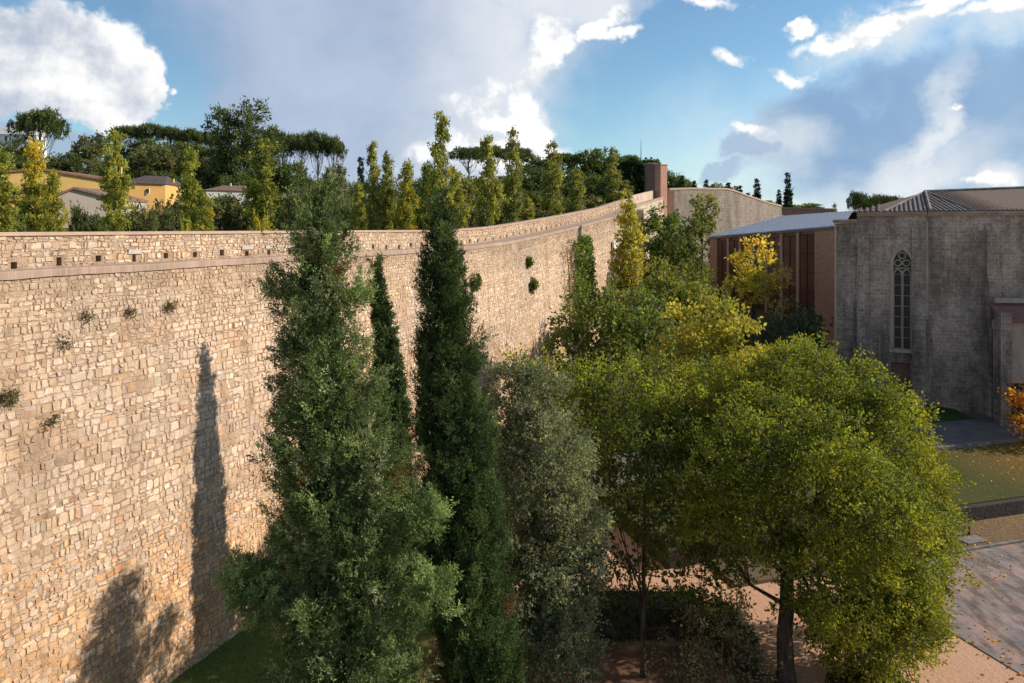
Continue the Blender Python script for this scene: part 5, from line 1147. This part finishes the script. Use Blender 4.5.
t = big_tree('red_stemmed_shrub', (*q, 0), [LB(*l) for l in [(700, 640, 23.6, 26), (735, 625, 23.6, 24), (720, 665, 23.3, 30), (750, 655, 23.4, 22), (680, 668, 23.4, 24), (705, 610, 23.8, 14)]], [(.14, .14, .08), (.19, .17, .10), (.10, .08, .05)], 'twiggy pale-leaved shrub with reddish stems in front of the hedges', 9, 6, .10, .055, .4, .05, (q[0], q[1], 1.8), .1, cat='shrub', bark='redstem' if 'redstem' in M else 'bark', seed=20, inner=.5)
t.children[1].data.materials[0] = mat_noise('red_stem', (.22, .05, .045), (.36, .12, .10), 6, .8)

def wall_plant(px, py, rpx, Yw, pal, label, sq=1.2, dens=30, ln=.09, name='wall_plant', cat='plant'):
    s_ = wall_s(Yw); p = P(px, py, Yw); p = wp(s_, (zc(s_) - p.z) * .035, p.z); t = empty(name, p, label, cat, 'plants growing out of the rampart face'); r = rpx * Yw / F
    o = link('foliage', lobe_crown([(p + WN * (r * .15), r * .8), (p + WN * (r * .2) + Vector((0, 0, -r * .5)), r * .6)], pal, dens / max(r, .2), 6, ln, ln * .6, .12, .1, sq=sq), M['leaf'], t)
    m = MB(); m.tube([p - WN * .15, p + WN * r * .5, p + WN * r * .9 + Vector((0, 0, r * .4))], [.03, .02, .006], 5); m.build('stem', M['bark'], t)
def wall_Y(px, extra=0):
    k = (px - 512) / F; return (-19.56 + extra) / (k - .39)
for px, py, r, lb in ((68, 342, 5, 'largest tuft sprouting high on the wall near the left edge'), (8, 395, 8, 'faded tuft on the wall at the very left edge'), (90, 316, 4, 'dry tuft just above the largest one near the left'), (172, 306, 4, 'dark tuft under the coping left of the long shadow'), (131, 314, 3, 'tiny tuft left of the dark one under the coping'), (50, 419, 3, 'tiny dark tuft low on the wall at left')):
    wall_plant(px, py, r * .9, wall_Y(px, .12), [(.10, .085, .05), (.07, .07, .03)], lb, dens=130, ln=.055)
for px, py, r, lb in ((474, 280, 7, 'round green bush on the wall just right of the tall cypress'), (531, 285, 6, 'larger round bush on the far half of the wall'), (528, 262, 4, 'small bush above the larger round one on the far wall')):
    wall_plant(px, py, r, wall_Y(px, .12), [(.06, .085, .02), (.09, .11, .03)], lb, 1.3, 70, .12)
# ivy column climbing the wall
def ivy(px0, px1, y0, y1, pal, label, dens, Ln, thick, green=True):
    t = empty('ivy', P((px0 + px1) / 2, y1, wall_Y((px0 + px1) / 2)), label, 'ivy'); Ya, Yb = wall_Y(px0), wall_Y(px1); sa, sb = wall_s(Ya), wall_s(Yb); za = CZ + (HY - y0) / F * (Ya + Yb) / 2; zb = CZ + (HY - y1) / F * (Ya + Yb) / 2
    n = int((sb - sa) * (za - zb) * dens); z = rng.uniform(zb, za, n); u = (za - z) / (za - zb); mid = (sa + sb) / 2; hw = (sb - sa) / 2 * (.35 + .75 * np.sqrt(u)); s = mid + rng.uniform(-1, 1, n) * hw * (1 + .2 * np.sin(z * 3))
    out = .35 + .035 * (zc(mid) - z) + rng.uniform(0, thick, n) * (1 - ((s - mid) / hw) ** 2).clip(.1, 1)
    p = np.stack([WO.x + WT.x * s + WN.x * out, WT.y * s + WN.y * out, z], 1); d = np.tile(np.array(WN) + np.array([0, 0, -.5]), (n, 1)) + rng.normal(size=(n, 3)) * .6
    o, d, c = shoots(p, norm(d), np.full(n, .25), 5, Ln, Ln * .8, .6, colmix(n, pal) * (.8 + .5 * rng.random((n, 1))), .35)
    link('foliage', leaves(o, d, Ln, Ln * .8, c, 'foliage'), M['leaf'], t)
    m = MB(); m.tube([wp(mid, .3 + .035 * 8, zb - 4), wp(mid + .1, .5, (za + zb) / 2), wp(mid, .3, za - .5)], [.07, .05, .02], 6); m.build('stem', M['bark'], t)
ivy(567, 585, 236, 316, [(.075, .115, .022), (.10, .14, .03), (.06, .09, .02)], 'tall green ivy column climbing the far half of the rampart', 22, .20, .9)
ivy(559, 567, 240, 312, [(.10, .075, .05), (.13, .10, .07)], 'dry brown creeper beside the green ivy column', 9, .14, .2)
# ivy over the square block
O = []; D = []
for nn, u_, hw, base in ((Vector((.2425, -.97, 0)), Vector((.97, .2425, 0)), 2.7, None), (Vector((-.97, -.2425, 0)), Vector((-.2425, .97, 0)), 3.1, None), (Vector((.97, .2425, 0)), Vector((-.2425, .97, 0)), 3.1, None)):
    c = Vector((P(636, 185, 118).x - .3, 119.5, 0)); dist = 3.05 if hw < 3 else 2.65; m = 1500
    u = rng.uniform(-hw, hw, (m, 1)); z = rng.uniform(15.9, 25.5, m); p = np.array(c + nn * dist) + np.array(u_) * u; p[:, 2] = z; p += np.array(nn) * (rng.uniform(0, .35, (m, 1)))
    O.append(p); D.append(np.tile(np.array(nn), (m, 1)) + rng.normal(size=(m, 3)) * .5)
O = np.concatenate(O); o, d, c = shoots(O, norm(np.concatenate(D)), np.full(len(O), .5), 4, .5, .4, .8, colmix(len(O), [(.016, .036, .014), (.024, .05, .018)]), .3)
link('ivy_cover', leaves(o, d, .5, .42, c, 'ivy_cover'), M['leaf'], ivy_block)

# grass tufts on the strip under the rampart and fallen leaves on the lawn
n = 26000; s = rng.uniform(14, 60, n); d_ = rng.uniform(.5, 6.2, n); x = WO.x + WT.x * s + WN.x * d_; y = WT.y * s + WN.y * d_; z = ground_h(x, y) - .02
keep = noise3(np.stack([x, y, x * 0], 1), .5) > -.25; x, y, z = x[keep], y[keep], z[keep]; n = len(x)
dd = np.tile([0, 0, 1.0], (n, 1)) + rng.normal(size=(n, 3)) * .45
tag(link('grass', leaves(np.stack([x, y, z], 1), dd, .16, .035, colmix(n, [(.08, .13, .03), (.12, .17, .04), (.06, .10, .03)]), 'grass'), M['leaf']), 'short green grass on the strip under the rampart', 'grass', kind='stuff')
n = 6000; a = rng.uniform(22, 50, n); b = rng.uniform(29.6, 36.9, n); keep = rng.random(n) < np.exp(-((a * .956 - b * .292 - 37) / 5.5) ** 2) + .05
a, b = a[keep], b[keep]; p = np.stack([a * E1.x + b * E2.x, a * E1.y + b * E2.y, np.full(len(a), .875)], 1)
n2 = 5000; a2 = rng.uniform(14, 45, n2); b2 = rng.uniform(8, 29, n2); k2 = noise3(np.stack([a2, b2, a2 * 0], 1), .35) + .25 * rng.normal(size=n2) > .28; a2, b2 = a2[k2], b2[k2]
p2 = np.stack([a2 * E1.x + b2 * E2.x, a2 * E1.y + b2 * E2.y, np.where(b2 > 26.97, .135, np.where(b2 > 26.6, .18, .05))], 1); p = np.concatenate([p, p2])
dd = rng.normal(size=p.shape) * np.array([1, 1, .12])
tag(link('fallen_leaves', leaves(p, dd, .13, .10, colmix(len(p), [(.36, .15, .02), (.42, .24, .04), (.20, .10, .03), (.14, .08, .04)]), 'fallen_leaves'), M['leaf']), 'orange and brown fallen leaves scattered over the lawn and paving', 'leaves', kind='stuff')

# scrub that closes the hill between its trees
n = 9000; x = rng.uniform(-185, 95, n); y = rng.uniform(95, 262, n); s_ = (x + 19.56) * WN.x + y * WN.y
e = (x - A2.x) * N2.x + (y - A2.y) * N2.y; keep = (s_ < -24) & ((y < 135) | (e > 6) | (x < 10)) & (ground_h(x, y) > 12); x, y = x[keep], y[keep]; n = len(x)
for hx0, hx1, hY in ((-62, -46, 92), (-55, -40, 78), (-49, -39, 95), (-48, -36, 115), (-118, -90, 178)): k = ~((x > hx0 - 3) & (x < hx1 + 3) & (y < hY + 12) & (y > hY - 30)); x, y = x[k], y[k]
n = len(x); h = 2.6 + 3.0 * noise3(np.stack([x, y, x * 0], 1), .09) + 1.2 * noise3(np.stack([x, y, x * 0 + 9], 1), .3)
pal_t = np.clip(.5 + noise3(np.stack([x, y, x * 0 + 4], 1), .05) * 1.5, 0, 1)[:, None]
c0 = np.array([.045, .06, .02]) * (1 - pal_t) + np.array([.085, .085, .038]) * pal_t
O = np.stack([x, y, ground_h(x, y) + np.maximum(h, .6) * rng.uniform(.35, 1, n)], 1); D = norm(rng.normal(size=(n, 3)) + np.array([0, -.2, .7]))
o, d, c = shoots(O, D, np.full(n, 1.1), 9, .55, .38, .8, c0, .55)
tag(link('scrub', leaves(o, d, .55, .38, c, 'scrub'), M['leaf']), 'dark evergreen scrub closing the hillside between its trees', 'scrub', kind='stuff')
